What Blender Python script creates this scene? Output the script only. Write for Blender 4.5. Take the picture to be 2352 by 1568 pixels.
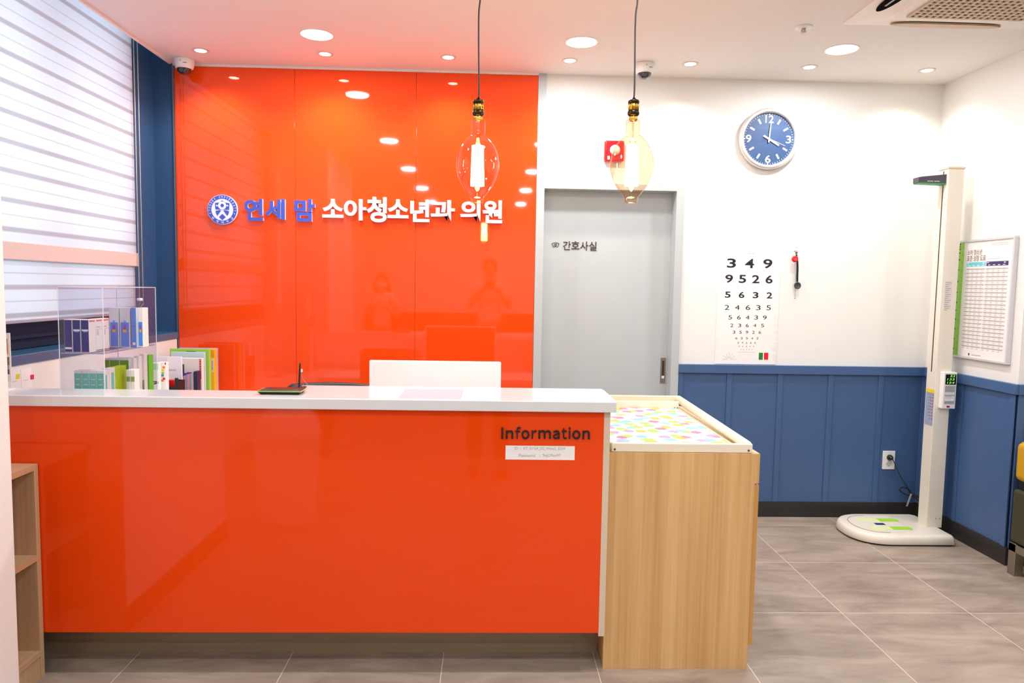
import bpy, bmesh, math, random
from mathutils import Vector, Matrix
random.seed(7)
for o in list(bpy.data.objects): bpy.data.objects.remove(o)
scene = bpy.context.scene
COL = scene.collection
# ------------------------------------------------------------------ camera
FPX = 1637.6                      # focal length in pixels of the 2352 wide frame
CAM = Vector((0, 0, 1.46844))
YAW, PITCH, ROLL = -.03246, -.07713, .01695
_cy, _sy, _cp, _sp = math.cos(YAW), math.sin(YAW), math.cos(PITCH), math.sin(PITCH)
FW = Vector((-_sy*_cp, _cy*_cp, _sp)); _r = Vector((_cy, _sy, 0)); _u = _r.cross(FW)
RT = math.cos(ROLL)*_r + math.sin(ROLL)*_u
UP = -math.sin(ROLL)*_r + math.cos(ROLL)*_u
cam = bpy.data.cameras.new('camera'); camo = bpy.data.objects.new('camera', cam)
COL.objects.link(camo)
cam.sensor_width = 36; cam.lens = FPX*36/2352; cam.clip_start = .05
camo.matrix_world = Matrix(((RT.x, UP.x, -FW.x, CAM.x), (RT.y, UP.y, -FW.y, CAM.y), (RT.z, UP.z, -FW.z, CAM.z), (0, 0, 0, 1)))
scene.camera = camo
# ------------------------------------------------------------------ exposure, world
vs = scene.view_settings
vs.view_transform = 'Standard'; vs.look = 'None'; vs.gamma = 1; vs.exposure = 0.33; vs.use_curve_mapping = False
scene.cycles.use_denoising = True
scene.cycles.max_bounces = 10; scene.cycles.diffuse_bounces = 5; scene.cycles.transparent_max_bounces = 16
scene.cycles.sample_clamp_indirect = 6; scene.cycles.caustics_reflective = False; scene.cycles.caustics_refractive = False
world = bpy.data.worlds.new('world'); scene.world = world; world.use_nodes = True
world.node_tree.nodes['Background'].inputs[0].default_value = (.75, .86, 1, 1)
world.node_tree.nodes['Background'].inputs[1].default_value = .8
def lamp(kind, name, loc, power, color, rot=(0, 0, 0), **k):
    l = bpy.data.lights.new(name, kind); l.energy = power; l.color = color
    for a, v in k.items(): setattr(l, a, v)
    o = bpy.data.objects.new(name, l); o.location = loc; o.rotation_euler = rot; COL.objects.link(o); return o
# room measures (metres)
YB, XL, XR, ZC = 4.508, -1.936, 2.834, 2.776
YCOR = 3.70          # where the right wall ends and the waiting room widens
DAY = (.80, .90, 1.0); NEUT = (.92, .96, 1.0); WARM = (1.0, .91, .80)
# daylight behind the blind
lamp('AREA', 'daylight', (-3.1, 3.3, 2.1), 34, DAY, (0, -math.pi/2, 0), shape='RECTANGLE', size=2.0, size_y=2.6)
SPOT_X = [-1.663+.7025*i for i in range(7)]
SPOT_Y = 4.225
DL_X = [-.932, .472, 1.885]; DL_Y = [3.91, 2.35, .79, -.8, -2.4]
for x in SPOT_X:
    lamp('SPOT', 'spot_light', (x, SPOT_Y, ZC-.02), 15, WARM, (math.radians(6), 0, 0), spot_size=math.radians(125), spot_blend=.75, shadow_soft_size=.03)
for y in DL_Y:
    for x in DL_X + ([3.3] if y < 3.5 else []):
        lamp('AREA', 'down_light', (x, y, ZC-.012), 10, NEUT, shape='DISK', size=.15)

def at(x, y, **k):
    """point of a real plane (X=, Y= or Z= metres) seen at photo pixel x, y"""
    d = FW + RT*((x-1176)/FPX) + UP*((784-y)/FPX)
    a, v = list(k.items())[0]; i = 'XYZ'.index(a)
    return CAM + d*((v-CAM[i])/d[i])
# ------------------------------------------------------------------ materials
def lin(h):
    h = h.lstrip('#'); c = [int(h[i:i+2], 16)/255 for i in (0, 2, 4)]
    return tuple(((v+.055)/1.055)**2.4 if v > .04045 else v/12.92 for v in c)+(1,)
MATS = {}
def M(name, col, rough=.5, metal=0, spec=.5, coat=0, emit=0, alpha=1, trans=0, noise=0, nscale=30, bump=0):
    if name in MATS: return MATS[name]
    m = bpy.data.materials.new(name); m.use_nodes = True; nt = m.node_tree; b = nt.nodes['Principled BSDF']
    c = lin(col) if isinstance(col, str) else col
    b.inputs['Base Color'].default_value = c; b.inputs['Roughness'].default_value = rough
    b.inputs['Metallic'].default_value = metal; b.inputs['Specular IOR Level'].default_value = spec
    b.inputs['Coat Weight'].default_value = coat; b.inputs['Coat Roughness'].default_value = .02
    if emit: b.inputs['Emission Color'].default_value = c; b.inputs['Emission Strength'].default_value = emit
    b.inputs['Transmission Weight'].default_value = trans
    if noise or bump:
        tc = nt.nodes.new('ShaderNodeTexCoord'); n = nt.nodes.new('ShaderNodeTexNoise'); n.inputs['Scale'].default_value = nscale; n.inputs['Detail'].default_value = 4
        nt.links.new(tc.outputs['Object'], n.inputs['Vector'])
        if noise:
            mx = nt.nodes.new('ShaderNodeMixRGB'); mx.inputs[1].default_value = tuple(v*(1-noise) for v in c[:3])+(1,); mx.inputs[2].default_value = tuple(min(1, v*(1+noise)) for v in c[:3])+(1,)
            nt.links.new(n.outputs['Fac'], mx.inputs[0]); nt.links.new(mx.outputs[0], b.inputs['Base Color'])
        if bump:
            bp = nt.nodes.new('ShaderNodeBump'); bp.inputs['Strength'].default_value = bump; bp.inputs['Distance'].default_value = .002
            nt.links.new(n.outputs['Fac'], bp.inputs['Height']); nt.links.new(bp.outputs[0], b.inputs['Normal'])
    MATS[name] = m; return m
white_paint = M('white_paint', '#eceae6', .6, noise=.01, nscale=60, bump=.03)
ceil_paint = M('ceiling_paint', '#e9e4df', .7, noise=.01, nscale=60)
blue_paint = M('blue_paint', '#42608c', .42, noise=.03, nscale=40, bump=.03)
navy_paint = M('navy_blue_paint', '#33557f', .35)
navy_frame = M('dark_navy_frame', '#182a42', .6, spec=.2)
grey_paint = M('grey_door_paint', '#b9bfc0', .45)
orange = M('orange_glass', '#f34a12', .035, spec=.6)
orange_c = M('orange_lacquer', '#f0480a', .05, spec=.4)
stone = M('white_solid_surface', '#dcdcdd', .18, coat=.3)
black_pl = M('black_plastic', '#17181a', .4)
dark_base = M('dark_skirting', '#2a2727', .45)
white_pl = M('white_plastic', '#eeeeec', .35)
cream_pl = M('cream_metal', '#e6dfd0', .4)
chrome = M('chrome', '#c8c8c8', .15, metal=1)
steel = M('brushed_steel', '#a99f92', .35, metal=1)
ink = M('black_ink', '#1a1012', .5)
grey_ink = M('grey_ink', '#8f8f93', .6)
pale_ink = M('pale_ink', '#c9c6c6', .6)
green_p = M('green_print', '#1c7a2e', .5); red_p = M('red_print', '#e8101c', .4)
paper = M('white_paper', '#f4f2f0', .6)
beige_edge = M('beige_edge', '#d9c6ae', .5)
brass = M('antique_brass', '#d2a548', .22, metal=1)
bronze = M('dark_bronze', '#3f3626', .3, metal=1)
def node_mat(name):
    m = bpy.data.materials.new(name); m.use_nodes = True; MATS[name] = m
    nt = m.node_tree; return m, nt, nt.nodes['Principled BSDF'], nt.nodes.new, nt.links.new
def wood(name, c1, c2, axis='Z', rough=.45, sc=1):
    m, nt, b, N, L = node_mat(name)
    tc = N('ShaderNodeTexCoord'); mp = N('ShaderNodeMapping')
    s = [62*sc, 62*sc, 62*sc]; s['XYZ'.index(axis)] = .9*sc; mp.inputs['Scale'].default_value = s
    L(tc.outputs['Object'], mp.inputs['Vector'])
    n = N('ShaderNodeTexNoise'); n.inputs['Scale'].default_value = 1; n.inputs['Detail'].default_value = 6; n.inputs['Roughness'].default_value = .6
    L(mp.outputs[0], n.inputs['Vector'])
    mp2 = N('ShaderNodeMapping'); s2 = [7, 7, 7]; s2['XYZ'.index(axis)] = .35; mp2.inputs['Scale'].default_value = s2
    L(tc.outputs['Object'], mp2.inputs['Vector'])
    n2 = N('ShaderNodeTexNoise'); n2.inputs['Scale'].default_value = 1; n2.inputs['Detail'].default_value = 2; L(mp2.outputs[0], n2.inputs['Vector'])
    r = N('ShaderNodeValToRGB'); r.color_ramp.elements[0].position = .35; r.color_ramp.elements[1].position = .68
    r.color_ramp.elements[0].color = lin(c1); r.color_ramp.elements[1].color = lin(c2)
    ad = N('ShaderNodeMath'); ad.operation = 'ADD'; ml = N('ShaderNodeMath'); ml.operation = 'MULTIPLY'; ml.inputs[1].default_value = .5
    L(n.outputs['Fac'], ad.inputs[0]); L(n2.outputs['Fac'], ad.inputs[1]); L(ad.outputs[0], ml.inputs[0]); L(ml.outputs[0], r.inputs[0])
    L(r.outputs[0], b.inputs['Base Color']); b.inputs['Roughness'].default_value = rough
    return m
oak = wood('oak_laminate', '#c39358', '#e6bc84')
maple = wood('maple_laminate', '#b5946c', '#ceb08a', 'Z')
maple_y = wood('maple_laminate_flat', '#b5946c', '#ceb08a', 'Y')
kickw = wood('toe_kick_laminate', '#8d7860', '#a08a70', 'X')
# floor: grey-brown porcelain tiles 0.6 m with pale grout
def floor_mat():
    m, nt, b, N, L = node_mat('porcelain_tile')
    tc = N('ShaderNodeTexCoord'); sp = N('ShaderNodeSeparateXYZ'); L(tc.outputs['Object'], sp.inputs[0])
    def grout(out, off):
        a = N('ShaderNodeMath'); a.operation = 'ADD'; a.inputs[1].default_value = off+60
        d = N('ShaderNodeMath'); d.operation = 'DIVIDE'; d.inputs[1].default_value = .6
        f = N('ShaderNodeMath'); f.operation = 'FRACT'
        s = N('ShaderNodeMath'); s.operation = 'SUBTRACT'; s.inputs[1].default_value = .5
        ab = N('ShaderNodeMath'); ab.operation = 'ABSOLUTE'
        g = N('ShaderNodeMath'); g.operation = 'GREATER_THAN'; g.inputs[1].default_value = .5-.0026
        L(out, a.inputs[0]); L(a.outputs[0], d.inputs[0]); L(d.outputs[0], f.inputs[0]); L(f.outputs[0], s.inputs[0]); L(s.outputs[0], ab.inputs[0]); L(ab.outputs[0], g.inputs[0])
        fl = N('ShaderNodeMath'); fl.operation = 'FLOOR'; L(d.outputs[0], fl.inputs[0])
        return g, fl
    gx, fx = grout(sp.outputs['X'], .763); gy, fy = grout(sp.outputs['Y'], -.119)
    mxg = N('ShaderNodeMath'); mxg.operation = 'MAXIMUM'; L(gx.outputs[0], mxg.inputs[0]); L(gy.outputs[0], mxg.inputs[1])
    cell = N('ShaderNodeCombineXYZ'); L(fx.outputs[0], cell.inputs[0]); L(fy.outputs[0], cell.inputs[1])
    off = N('ShaderNodeVectorMath'); off.operation = 'SCALE'; off.inputs['Scale'].default_value = 3.7; L(cell.outputs[0], off.inputs[0])
    ad = N('ShaderNodeVectorMath'); ad.operation = 'ADD'; L(tc.outputs['Object'], ad.inputs[0]); L(off.outputs[0], ad.inputs[1])
    mp = N('ShaderNodeMapping'); mp.inputs['Scale'].default_value = (2.6, 9, 1); L(ad.outputs[0], mp.inputs['Vector'])
    n = N('ShaderNodeTexNoise'); n.inputs['Scale'].default_value = 1; n.inputs['Detail'].default_value = 5; n.inputs['Roughness'].default_value = .62; n.inputs['Distortion'].default_value = .6
    L(mp.outputs[0], n.inputs['Vector'])
    r = N('ShaderNodeValToRGB'); e = r.color_ramp.elements; e[0].position = .3; e[1].position = .72
    e[0].color = lin('#88786b'); e[1].color = lin('#b0a091'); L(n.outputs['Fac'], r.inputs[0])
    mx = N('ShaderNodeMixRGB'); mx.inputs[2].default_value = lin('#d8cdc2'); L(mxg.outputs[0], mx.inputs[0]); L(r.outputs[0], mx.inputs[1])
    L(mx.outputs[0], b.inputs['Base Color']); b.inputs['Roughness'].default_value = .42
    return m
tile = floor_mat()
def clear_mat(name, tint, gloss=.12, rough=.02, edge=.6):
    m, nt, b, N, L = node_mat(name); nt.nodes.remove(b); out = nt.nodes['Material Output']
    t = N('ShaderNodeBsdfTransparent'); t.inputs[0].default_value = lin(tint) if isinstance(tint, str) else tint
    g = N('ShaderNodeBsdfGlossy'); g.inputs['Roughness'].default_value = rough
    lw = N('ShaderNodeLayerWeight'); lw.inputs[0].default_value = .5
    pw = N('ShaderNodeMath'); pw.operation = 'POWER'; pw.inputs[1].default_value = 4.5; L(lw.outputs['Facing'], pw.inputs[0])
    ml = N('ShaderNodeMath'); ml.operation = 'MULTIPLY_ADD'; ml.inputs[1].default_value = edge; ml.inputs[2].default_value = gloss*.2
    L(pw.outputs[0], ml.inputs[0]); ml.use_clamp = True
    mx = N('ShaderNodeMixShader'); L(ml.outputs[0], mx.inputs[0]); L(t.outputs[0], mx.inputs[1]); L(g.outputs[0], mx.inputs[2]); L(mx.outputs[0], out.inputs[0])
    return m
acrylic = clear_mat('clear_acrylic', '#f6f8fb', .12, .02, .3)
window_glass = clear_mat('window_glass', '#eef4f8')
bulb_glass = clear_mat('amber_bulb_glass', '#fcecd8', .3, .01, .85)
acr_edge = M('acrylic_edge', '#dfe6f2', .3, alpha=1)
def blind_mat(name, base, period, z0, thick, thin):
    m, nt, b, N, L = node_mat(name); out = nt.nodes['Material Output']; nt.nodes.remove(b)
    tc = N('ShaderNodeTexCoord'); sp = N('ShaderNodeSeparateXYZ'); L(tc.outputs['Object'], sp.inputs[0])
    def band(off, half):
        a = N('ShaderNodeMath'); a.operation = 'SUBTRACT'; a.inputs[1].default_value = off-100*period; L(sp.outputs['Z'], a.inputs[0])
        d = N('ShaderNodeMath'); d.operation = 'DIVIDE'; d.inputs[1].default_value = period; L(a.outputs[0], d.inputs[0])
        f = N('ShaderNodeMath'); f.operation = 'FRACT'; L(d.outputs[0], f.inputs[0])
        s = N('ShaderNodeMath'); s.operation = 'SUBTRACT'; s.inputs[1].default_value = .5; L(f.outputs[0], s.inputs[0])
        ab = N('ShaderNodeMath'); ab.operation = 'ABSOLUTE'; L(s.outputs[0], ab.inputs[0])
        mr = N('ShaderNodeMapRange'); h = half/period; mr.inputs[1].default_value = .5-h*1.3; mr.inputs[2].default_value = .5-h*.7; L(ab.outputs[0], mr.inputs[0]); return mr
    t1 = band(z0, thick); t2 = band(z0+period/2, thin)
    m2 = N('ShaderNodeMath'); m2.operation = 'MULTIPLY'; m2.inputs[1].default_value = .55; L(t2.outputs[0], m2.inputs[0])
    mx = N('ShaderNodeMath'); mx.operation = 'MAXIMUM'; L(t1.outputs[0], mx.inputs[0]); L(m2.outputs[0], mx.inputs[1])
    col = N('ShaderNodeMixRGB'); col.inputs[1].default_value = lin(base); col.inputs[2].default_value = lin('#c4bec2'); L(mx.outputs[0], col.inputs[0])
    di = N('ShaderNodeBsdfDiffuse'); tr = N('ShaderNodeBsdfTranslucent'); L(col.outputs[0], di.inputs[0]); L(col.outputs[0], tr.inputs[0])
    mix = N('ShaderNodeMixShader'); mix.inputs[0].default_value = .5; L(di.outputs[0], mix.inputs[1]); L(tr.outputs[0], mix.inputs[2]); L(mix.outputs[0], out.inputs[0])
    return m
blind_fabric = blind_mat('zebra_blind_fabric', '#eef2f8', .1223, 2.652, .0105, .003)
# cotton print of the changing mat: small pastel animal blotches
def mat_print():
    m, nt, b, N, L = node_mat('pastel_print_vinyl')
    tc = N('ShaderNodeTexCoord'); mp = N('ShaderNodeMapping'); mp.inputs['Scale'].default_value = (15, 15, 15); L(tc.outputs['Object'], mp.inputs[0])
    v = N('ShaderNodeTexVoronoi'); v.inputs['Scale'].default_value = 1; v.voronoi_dimensions = '2D'; L(mp.outputs[0], v.inputs['Vector'])
    n = N('ShaderNodeTexNoise'); n.inputs['Scale'].default_value = 3.5; n.noise_dimensions = '2D'; L(mp.outputs[0], n.inputs['Vector'])
    s = N('ShaderNodeMath'); s.operation = 'MULTIPLY_ADD'; s.inputs[1].default_value = .45; L(n.outputs['Fac'], s.inputs[0]); L(v.outputs['Distance'], s.inputs[2])
    lt = N('ShaderNodeMath'); lt.operation = 'LESS_THAN'; lt.inputs[1].default_value = .62; L(s.outputs[0], lt.inputs[0])
    sp = N('ShaderNodeSeparateColor'); L(v.outputs['Color'], sp.inputs[0])
    r = N('ShaderNodeValToRGB'); r.color_ramp.interpolation = 'CONSTANT'
    cs = ['#e8709a', '#7fbbe2', '#9fce5a', '#f0b23c', '#e88fb4', '#86bfe4']; e = r.color_ramp.elements
    e[0].position = 0; e[0].color = lin(cs[0]); e[1].position = .17; e[1].color = lin(cs[1])
    for i in range(2, 6): q = e.new(i/6); q.color = lin(cs[i])
    L(sp.outputs[0], r.inputs[0])
    mx = N('ShaderNodeMixRGB'); mx.inputs[1].default_value = lin('#e9e8e2'); L(lt.outputs[0], mx.inputs[0]); L(r.outputs[0], mx.inputs[2])
    L(mx.outputs[0], b.inputs['Base Color']); b.inputs['Roughness'].default_value = .45; return m
pastel = mat_print()
leather_y = M('mustard_leather', '#c89a12', .45, bump=.3, nscale=400)
leather_g = M('olive_leather', '#3a3a24', .5, bump=.3, nscale=400)
# ------------------------------------------------------------------ mesh builder
_txt = {}
def glyph_mesh(s, offset, res=6, shear=0):
    key = (s, offset, res, shear)
    if key in _txt: return _txt[key]
    c = bpy.data.curves.new('t', 'FONT'); c.body = s; c.size = 1; c.offset = offset; c.resolution_u = res; c.shear = shear; c.fill_mode = 'FRONT'
    o = bpy.data.objects.new('t', c); COL.objects.link(o)
    bpy.context.view_layer.update()
    me = bpy.data.meshes.new_from_object(o.evaluated_get(bpy.context.evaluated_depsgraph_get()))
    vsx = [v.co.copy() for v in me.vertices]; fs = [list(p.vertices) for p in me.polygons]
    bpy.data.objects.remove(o); bpy.data.curves.remove(c); bpy.data.meshes.remove(me)
    # weld doubles
    _txt[key] = (vsx, fs); return _txt[key]
class MB:
    def __init__(s): s.b = bmesh.new(); s.mats = []; s.mi = 0; s.sm = False
    def use(s, m):
        if m not in s.mats: s.mats.append(m)
        s.mi = s.mats.index(m); return s
    def face(s, vs):
        try: f = s.b.faces.new(vs)
        except ValueError: return None
        f.material_index = s.mi; f.smooth = s.sm; return f
    def box(s, x0, x1, y0, y1, z0, z1, bev=0, seg=2, rot=None, piv=None):
        x0, x1 = sorted((x0, x1)); y0, y1 = sorted((y0, y1)); z0, z1 = sorted((z0, z1))
        v = [s.b.verts.new(p) for p in ((x0, y0, z0), (x1, y0, z0), (x1, y1, z0), (x0, y1, z0), (x0, y0, z1), (x1, y0, z1), (x1, y1, z1), (x0, y1, z1))]
        fs = [s.face([v[i] for i in q]) for q in ((3, 2, 1, 0), (4, 5, 6, 7), (0, 1, 5, 4), (1, 2, 6, 5), (2, 3, 7, 6), (3, 0, 4, 7))]
        allv = v
        if bev:
            ed = list({e for f in fs for e in f.edges})
            r = bmesh.ops.bevel(s.b, geom=ed, offset=bev, segments=seg, profile=.5, affect='EDGES', material=-1)
            allv = list({w for f in r['faces'] for w in f.verts} | {w for f in fs if f.is_valid for w in f.verts})
            for f in r['faces']: f.material_index = s.mi; f.smooth = True
        if rot: bmesh.ops.rotate(s.b, verts=allv, cent=piv or ((x0+x1)/2, (y0+y1)/2, (z0+z1)/2), matrix=rot)
        return allv
    def ring(s, c, ax, r, n, ref=None, ry=None):
        ax = ax.normalized(); a = (ref or (Vector((0, 0, 1)) if abs(ax.z) < .9 else Vector((1, 0, 0)))).cross(ax).normalized(); b2 = ax.cross(a)
        return [s.b.verts.new(c+a*math.cos(2*math.pi*i/n)*r+b2*math.sin(2*math.pi*i/n)*(ry or r)) for i in range(n)]
    def loft(s, rings, cap=True, close=True):
        n = len(rings[0])
        for A, B in zip(rings, rings[1:]):
            for i in range(n if close else n-1): s.face([A[i], A[(i+1) % n], B[(i+1) % n], B[i]])
        if cap: s.face(list(reversed(rings[0]))); s.face(rings[-1])
    def lathe(s, c, ax, prof, n=32, cap=True):
        c = Vector(c); ax = Vector(ax).normalized(); s.sm = True
        s.loft([s.ring(c+ax*h, ax, max(r, 1e-4), n) for r, h in prof], cap); s.sm = False
    def cyl(s, a, b, r, n=20, r2=None):
        a, b = Vector(a), Vector(b); ax = b-a; ra = s.ring(a, ax, r, n); rb = s.ring(b, ax, r2 or r, n)
        s.sm = True
        for i in range(n): s.face([ra[i], ra[(i+1) % n], rb[(i+1) % n], rb[i]])
        s.sm = False; s.face(list(reversed(ra))); s.face(rb)
    def tube(s, pts, r, n=8, closed=False):
        pts = [Vector(p) for p in pts]; rings = []; a = None; s.sm = True
        for i, p in enumerate(pts):
            t = (pts[min(i+1, len(pts)-1)]-pts[max(i-1, 0)]).normalized()
            if a is None: a = (Vector((0, 0, 1)) if abs(t.z) < .9 else Vector((1, 0, 0))).cross(t).normalized()
            a = (a-t*a.dot(t)).normalized(); b2 = t.cross(a)
            rings.append([s.b.verts.new(p+a*math.cos(2*math.pi*k/n)*r+b2*math.sin(2*math.pi*k/n)*r) for k in range(n)])
        s.loft(rings); s.sm = False
    def prism(s, poly, o, u, v, d):
        """poly (list of 2d) in plane o + u*x + v*y, extruded along d"""
        o, u, v, d = Vector(o), Vector(u), Vector(v), Vector(d)
        A = [s.b.verts.new(o+u*x+v*y) for x, y in poly]; B = [s.b.verts.new(o+u*x+v*y+d) for x, y in poly]; n = len(poly)
        s.face(list(reversed(A))); s.face(B)
        for i in range(n): s.face([A[i], A[(i+1) % n], B[(i+1) % n], B[i]])
    def annulus(s, o, u, v, d, r0, r1, n=48, a0=0, a1=2*math.pi, ry=1):
        full = abs(a1-a0-2*math.pi) < 1e-4; m = n if full else n+1
        o, u, v, d = Vector(o), Vector(u), Vector(v), Vector(d)
        def R(r, dd): return [s.b.verts.new(o+u*math.cos(a0+(a1-a0)*i/n)*r+v*math.sin(a0+(a1-a0)*i/n)*r*ry+dd) for i in range(m)]
        q = [R(r0, d*0), R(r1, d*0), R(r1, d), R(r0, d)]
        for A, B in zip(q, q[1:]+q[:1]):
            for i in range(m if full else m-1): s.face([A[i], B[i], B[(i+1) % m], A[(i+1) % m]])
        if not full:
            for i in (0, m-1): s.face([q[k][i] for k in range(4)])
    def text(s, t, ll, u, v, w=None, h=None, depth=.0006, offset=0, center=False, shear=0, res=6, side=None):
        """glyphs fitted in box w x h with lower-left ll, axes u (right), v (up); raised by depth along u x v"""
        vsx, fs = glyph_mesh(t, offset, res, shear)
        if not vsx: return
        x0 = min(p.x for p in vsx); x1 = max(p.x for p in vsx); y0 = min(p.y for p in vsx); y1 = max(p.y for p in vsx)
        sx = w/(x1-x0) if w else h/(y1-y0); sy = h/(y1-y0) if h else sx
        u, v, ll = Vector(u).normalized(), Vector(v).normalized(), Vector(ll); nrm = u.cross(v).normalized()
        if center: ll = ll-u*(x1-x0)*sx/2
        top = {}
        front = []
        tmp = [s.b.verts.new(ll+u*(p.x-x0)*sx+v*(p.y-y0)*sy+nrm*depth) for p in vsx]
        for f in fs: front.append(s.face([tmp[i] for i in f]))
        front = [f for f in front if f]
        bmesh.ops.remove_doubles(s.b, verts=tmp, dist=1e-6)
        front = [f for f in front if f.is_valid]
        for f in front:
            f.normal_update()
            if f.normal.dot(nrm) < 0: f.normal_flip()
        if side is not None or depth > .0015:
            mi = s.mi
            if side is not None:
                if side not in s.mats: s.mats.append(side)
                mi = s.mats.index(side)
            edges = [e for e in {e for f in front for e in f.edges} if len(e.link_faces) == 1]
            r = bmesh.ops.extrude_edge_only(s.b, edges=edges)
            nv = [g for g in r['geom'] if isinstance(g, bmesh.types.BMVert)]
            for q in nv: q.co -= nrm*depth*.98
            for g in r['geom']:
                if isinstance(g, bmesh.types.BMFace): g.material_index = mi; g.smooth = False
    def build(s, name, mat=None, parent=None, org=None, smooth=False, recalc=True):
        if mat is not None and not s.mats: s.mats = [mat]
        if recalc: bmesh.ops.recalc_face_normals(s.b, faces=s.b.faces)
        if smooth:
            for f in s.b.faces: f.smooth = True
        o0 = Vector(org) if org is not None else (world_org(parent) if parent else Vector())
        me = bpy.data.meshes.new(name)
        bmesh.ops.translate(s.b, verts=s.b.verts, vec=-o0)
        s.b.to_mesh(me); s.b.free()
        for m in s.mats: me.materials.append(m)
        ob = bpy.data.objects.new(name, me); COL.objects.link(ob)
        if parent: ob.parent = parent; ob.location = o0-world_org(parent) if org is not None else (0, 0, 0)
        else: ob.location = o0
        return ob
def world_org(o):
    p = Vector(o.location)
    while o.parent: o = o.parent; p += o.location
    return p
def tag(o, label=None, cat=None, group=None, kind=None):
    if label: o['label'] = label
    if cat: o['category'] = cat
    if group: o['group'] = group
    if kind: o['kind'] = kind
    return o
def thing(name, loc, label, cat, group=None):
    o = bpy.data.objects.new(name, None); o.empty_display_size = .05; o.location = loc; COL.objects.link(o)
    return tag(o, label, cat, group)
def dup(root, loc, label=None):
    r = root.copy(); COL.objects.link(r); r.location = loc
    if label: r['label'] = label
    for ch in root.children:
        c = ch.copy(); COL.objects.link(c); c.parent = r
        for g in ch.children:
            d = g.copy(); COL.objects.link(d); d.parent = c
    return r
def struct(mb, name, mat, parent=None):
    o = mb.build(name, mat, parent)
    if not parent: o['kind'] = 'structure'
    return o
def bez(pts, n=12):
    """smooth curve through the points"""
    P = [Vector(p) for p in pts]; P = [P[0]*2-P[1]]+P+[P[-1]*2-P[-2]]; out = []
    for i in range(1, len(P)-2):
        for k in range(n):
            t = k/n; a, b, c, d = P[i-1:i+3]
            out.append(.5*((2*b)+(c-a)*t+(2*a-5*b+4*c-d)*t*t+(3*b-a-3*c+d)*t**3))
    out.append(P[-2]); return out
X_, Y_, Z_ = Vector((1, 0, 0)), Vector((0, 1, 0)), Vector((0, 0, 1))
#==STRUCTURE==
m = MB(); m.box(-2.6, 6, -4.2, YB+.3, -.12, 0); struct(m, 'floor', tile)
m = MB(); m.box(XL, 6, -4.2, YB+.3, ZC, ZC+.1); m.box(-2.6, XL, -4.2, 2.36, ZC, ZC+.1); struct(m, 'ceiling', ceil_paint)
# back wall with the door opening
DX0, DX1, DZ = .332, 1.163, 2.08
m = MB(); m.box(-2.4, DX0-.05, YB, YB+.2, 0, 3.1); m.box(DX1+.05, 3.2, YB, YB+.2, 0, 3.1); m.box(DX0-.05, DX1+.05, YB, YB+.2, DZ+.035, 3.1); m.box(DX0-.05, DX1+.05, YB+.16, YB+.2, 0, DZ+.04)
struct(m, 'wall_back', white_paint)
m = MB(); m.box(XR, 6, YCOR, YB+.2, 0, 3.1); wr = struct(m, 'wall_right', white_paint)
m = MB(); m.box(5.2, 5.4, -4.2, YCOR, 0, 3.0); struct(m, 'wall_far_right', white_paint)
m = MB(); m.box(-2.6, 5.4, -3.9, -3.7, 0, 3.0); struct(m, 'wall_front', white_paint)
# left wall: lower white part, painted window bay above
m = MB(); m.use(white_paint).box(-2.3, XL, 2.75, YB, 0, 1.11); m.box(-2.45, -2.2, -3.9, 2.75, 0, 3.0)
m.use(navy_paint)
WX = -2.06; WY0, WY1, WZ0 = 2.45, 4.16, 1.29
m.box(-2.4, WX, WY1, YB, 1.15, 3.1); m.box(-2.4, WX, 2.3, WY0, 1.15, 3.1); m.box(-2.4, WX, WY0, WY1, 2.95, 3.1)
m.box(WX, XL-.001, YB-.012, YB, 1.15, 3.1)
m.box(XL-.3, XL, YB-.03, YB, 0.0, 1.11)
m.use(white_paint).box(-2.2, XL-.008, 2.2, 2.36, 0, 3.1)
m.box(-2.3, XL-.0, 2.36, YB+.1, 3.05, 3.1)
struct(m, 'wall_left', white_paint)
m = MB(); m.box(-2.32, -1.50, 1.14, 2.262, 0, ZC, .004); struct(m, 'wall_pillar', white_paint)
m = MB(); m.box(-1.50, -1.49, 1.14, 2.26, 0, .1); m.box(-2.2, -1.49, 1.13, 1.14, 0, .1); struct(m, 'baseboard_pillar', dark_base)
# window
w = bpy.data.objects.new('window_1', None); COL.objects.link(w); w['kind'] = 'structure'; w.location = (WX-.1, 3.3, 1.3)
m = MB(); fx0, fx1 = WX-.09, WX-.02
m.box(fx0, fx1, WY0, WY1, 1.155, WZ0-.02); fx0, fx1 = -2.27, -2.22; m.box(fx0, fx1, WY0, WY1, 1.155, WZ0); m.box(fx0, fx1, WY0, WY1, 2.88, 2.95); m.box(fx0, fx1, WY0, WY0+.05, WZ0, 2.88); m.box(fx0, fx1, WY1-.045, WY1, WZ0, 2.88)
m.box(fx0, fx1, 3.42, 3.50, WZ0, 2.88); m.box(fx0, fx1, WY0, WY1, 1.545, 1.62); fx1 = WX-.02
m.box(fx1, fx1+.012, WY0, WY1, 1.20, 1.215); m.box(fx1, fx1+.02, 3.0, 3.06, 1.165, 1.28)
m.build('window_frame', navy_frame, w)
m = MB(); m.box(-2.25, -2.245, WY0+.03, WY1-.03, WZ0, 2.9); m.build('glass', window_glass, w)
m = MB(); m.box(-2.16, XL+.004, 2.75, YB-.002, 1.11, 1.152, .003); struct(m, 'trim_sill', M('blue_sill_gloss', '#34688c', .22, coat=.2))
m = MB(); m.box(XL-.008, XL+.006, 2.36, YB-.05, ZC-.012, ZC+.002); struct(m, 'trim_ceiling', M('trim_white', '#f2efeb', .5))
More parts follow.
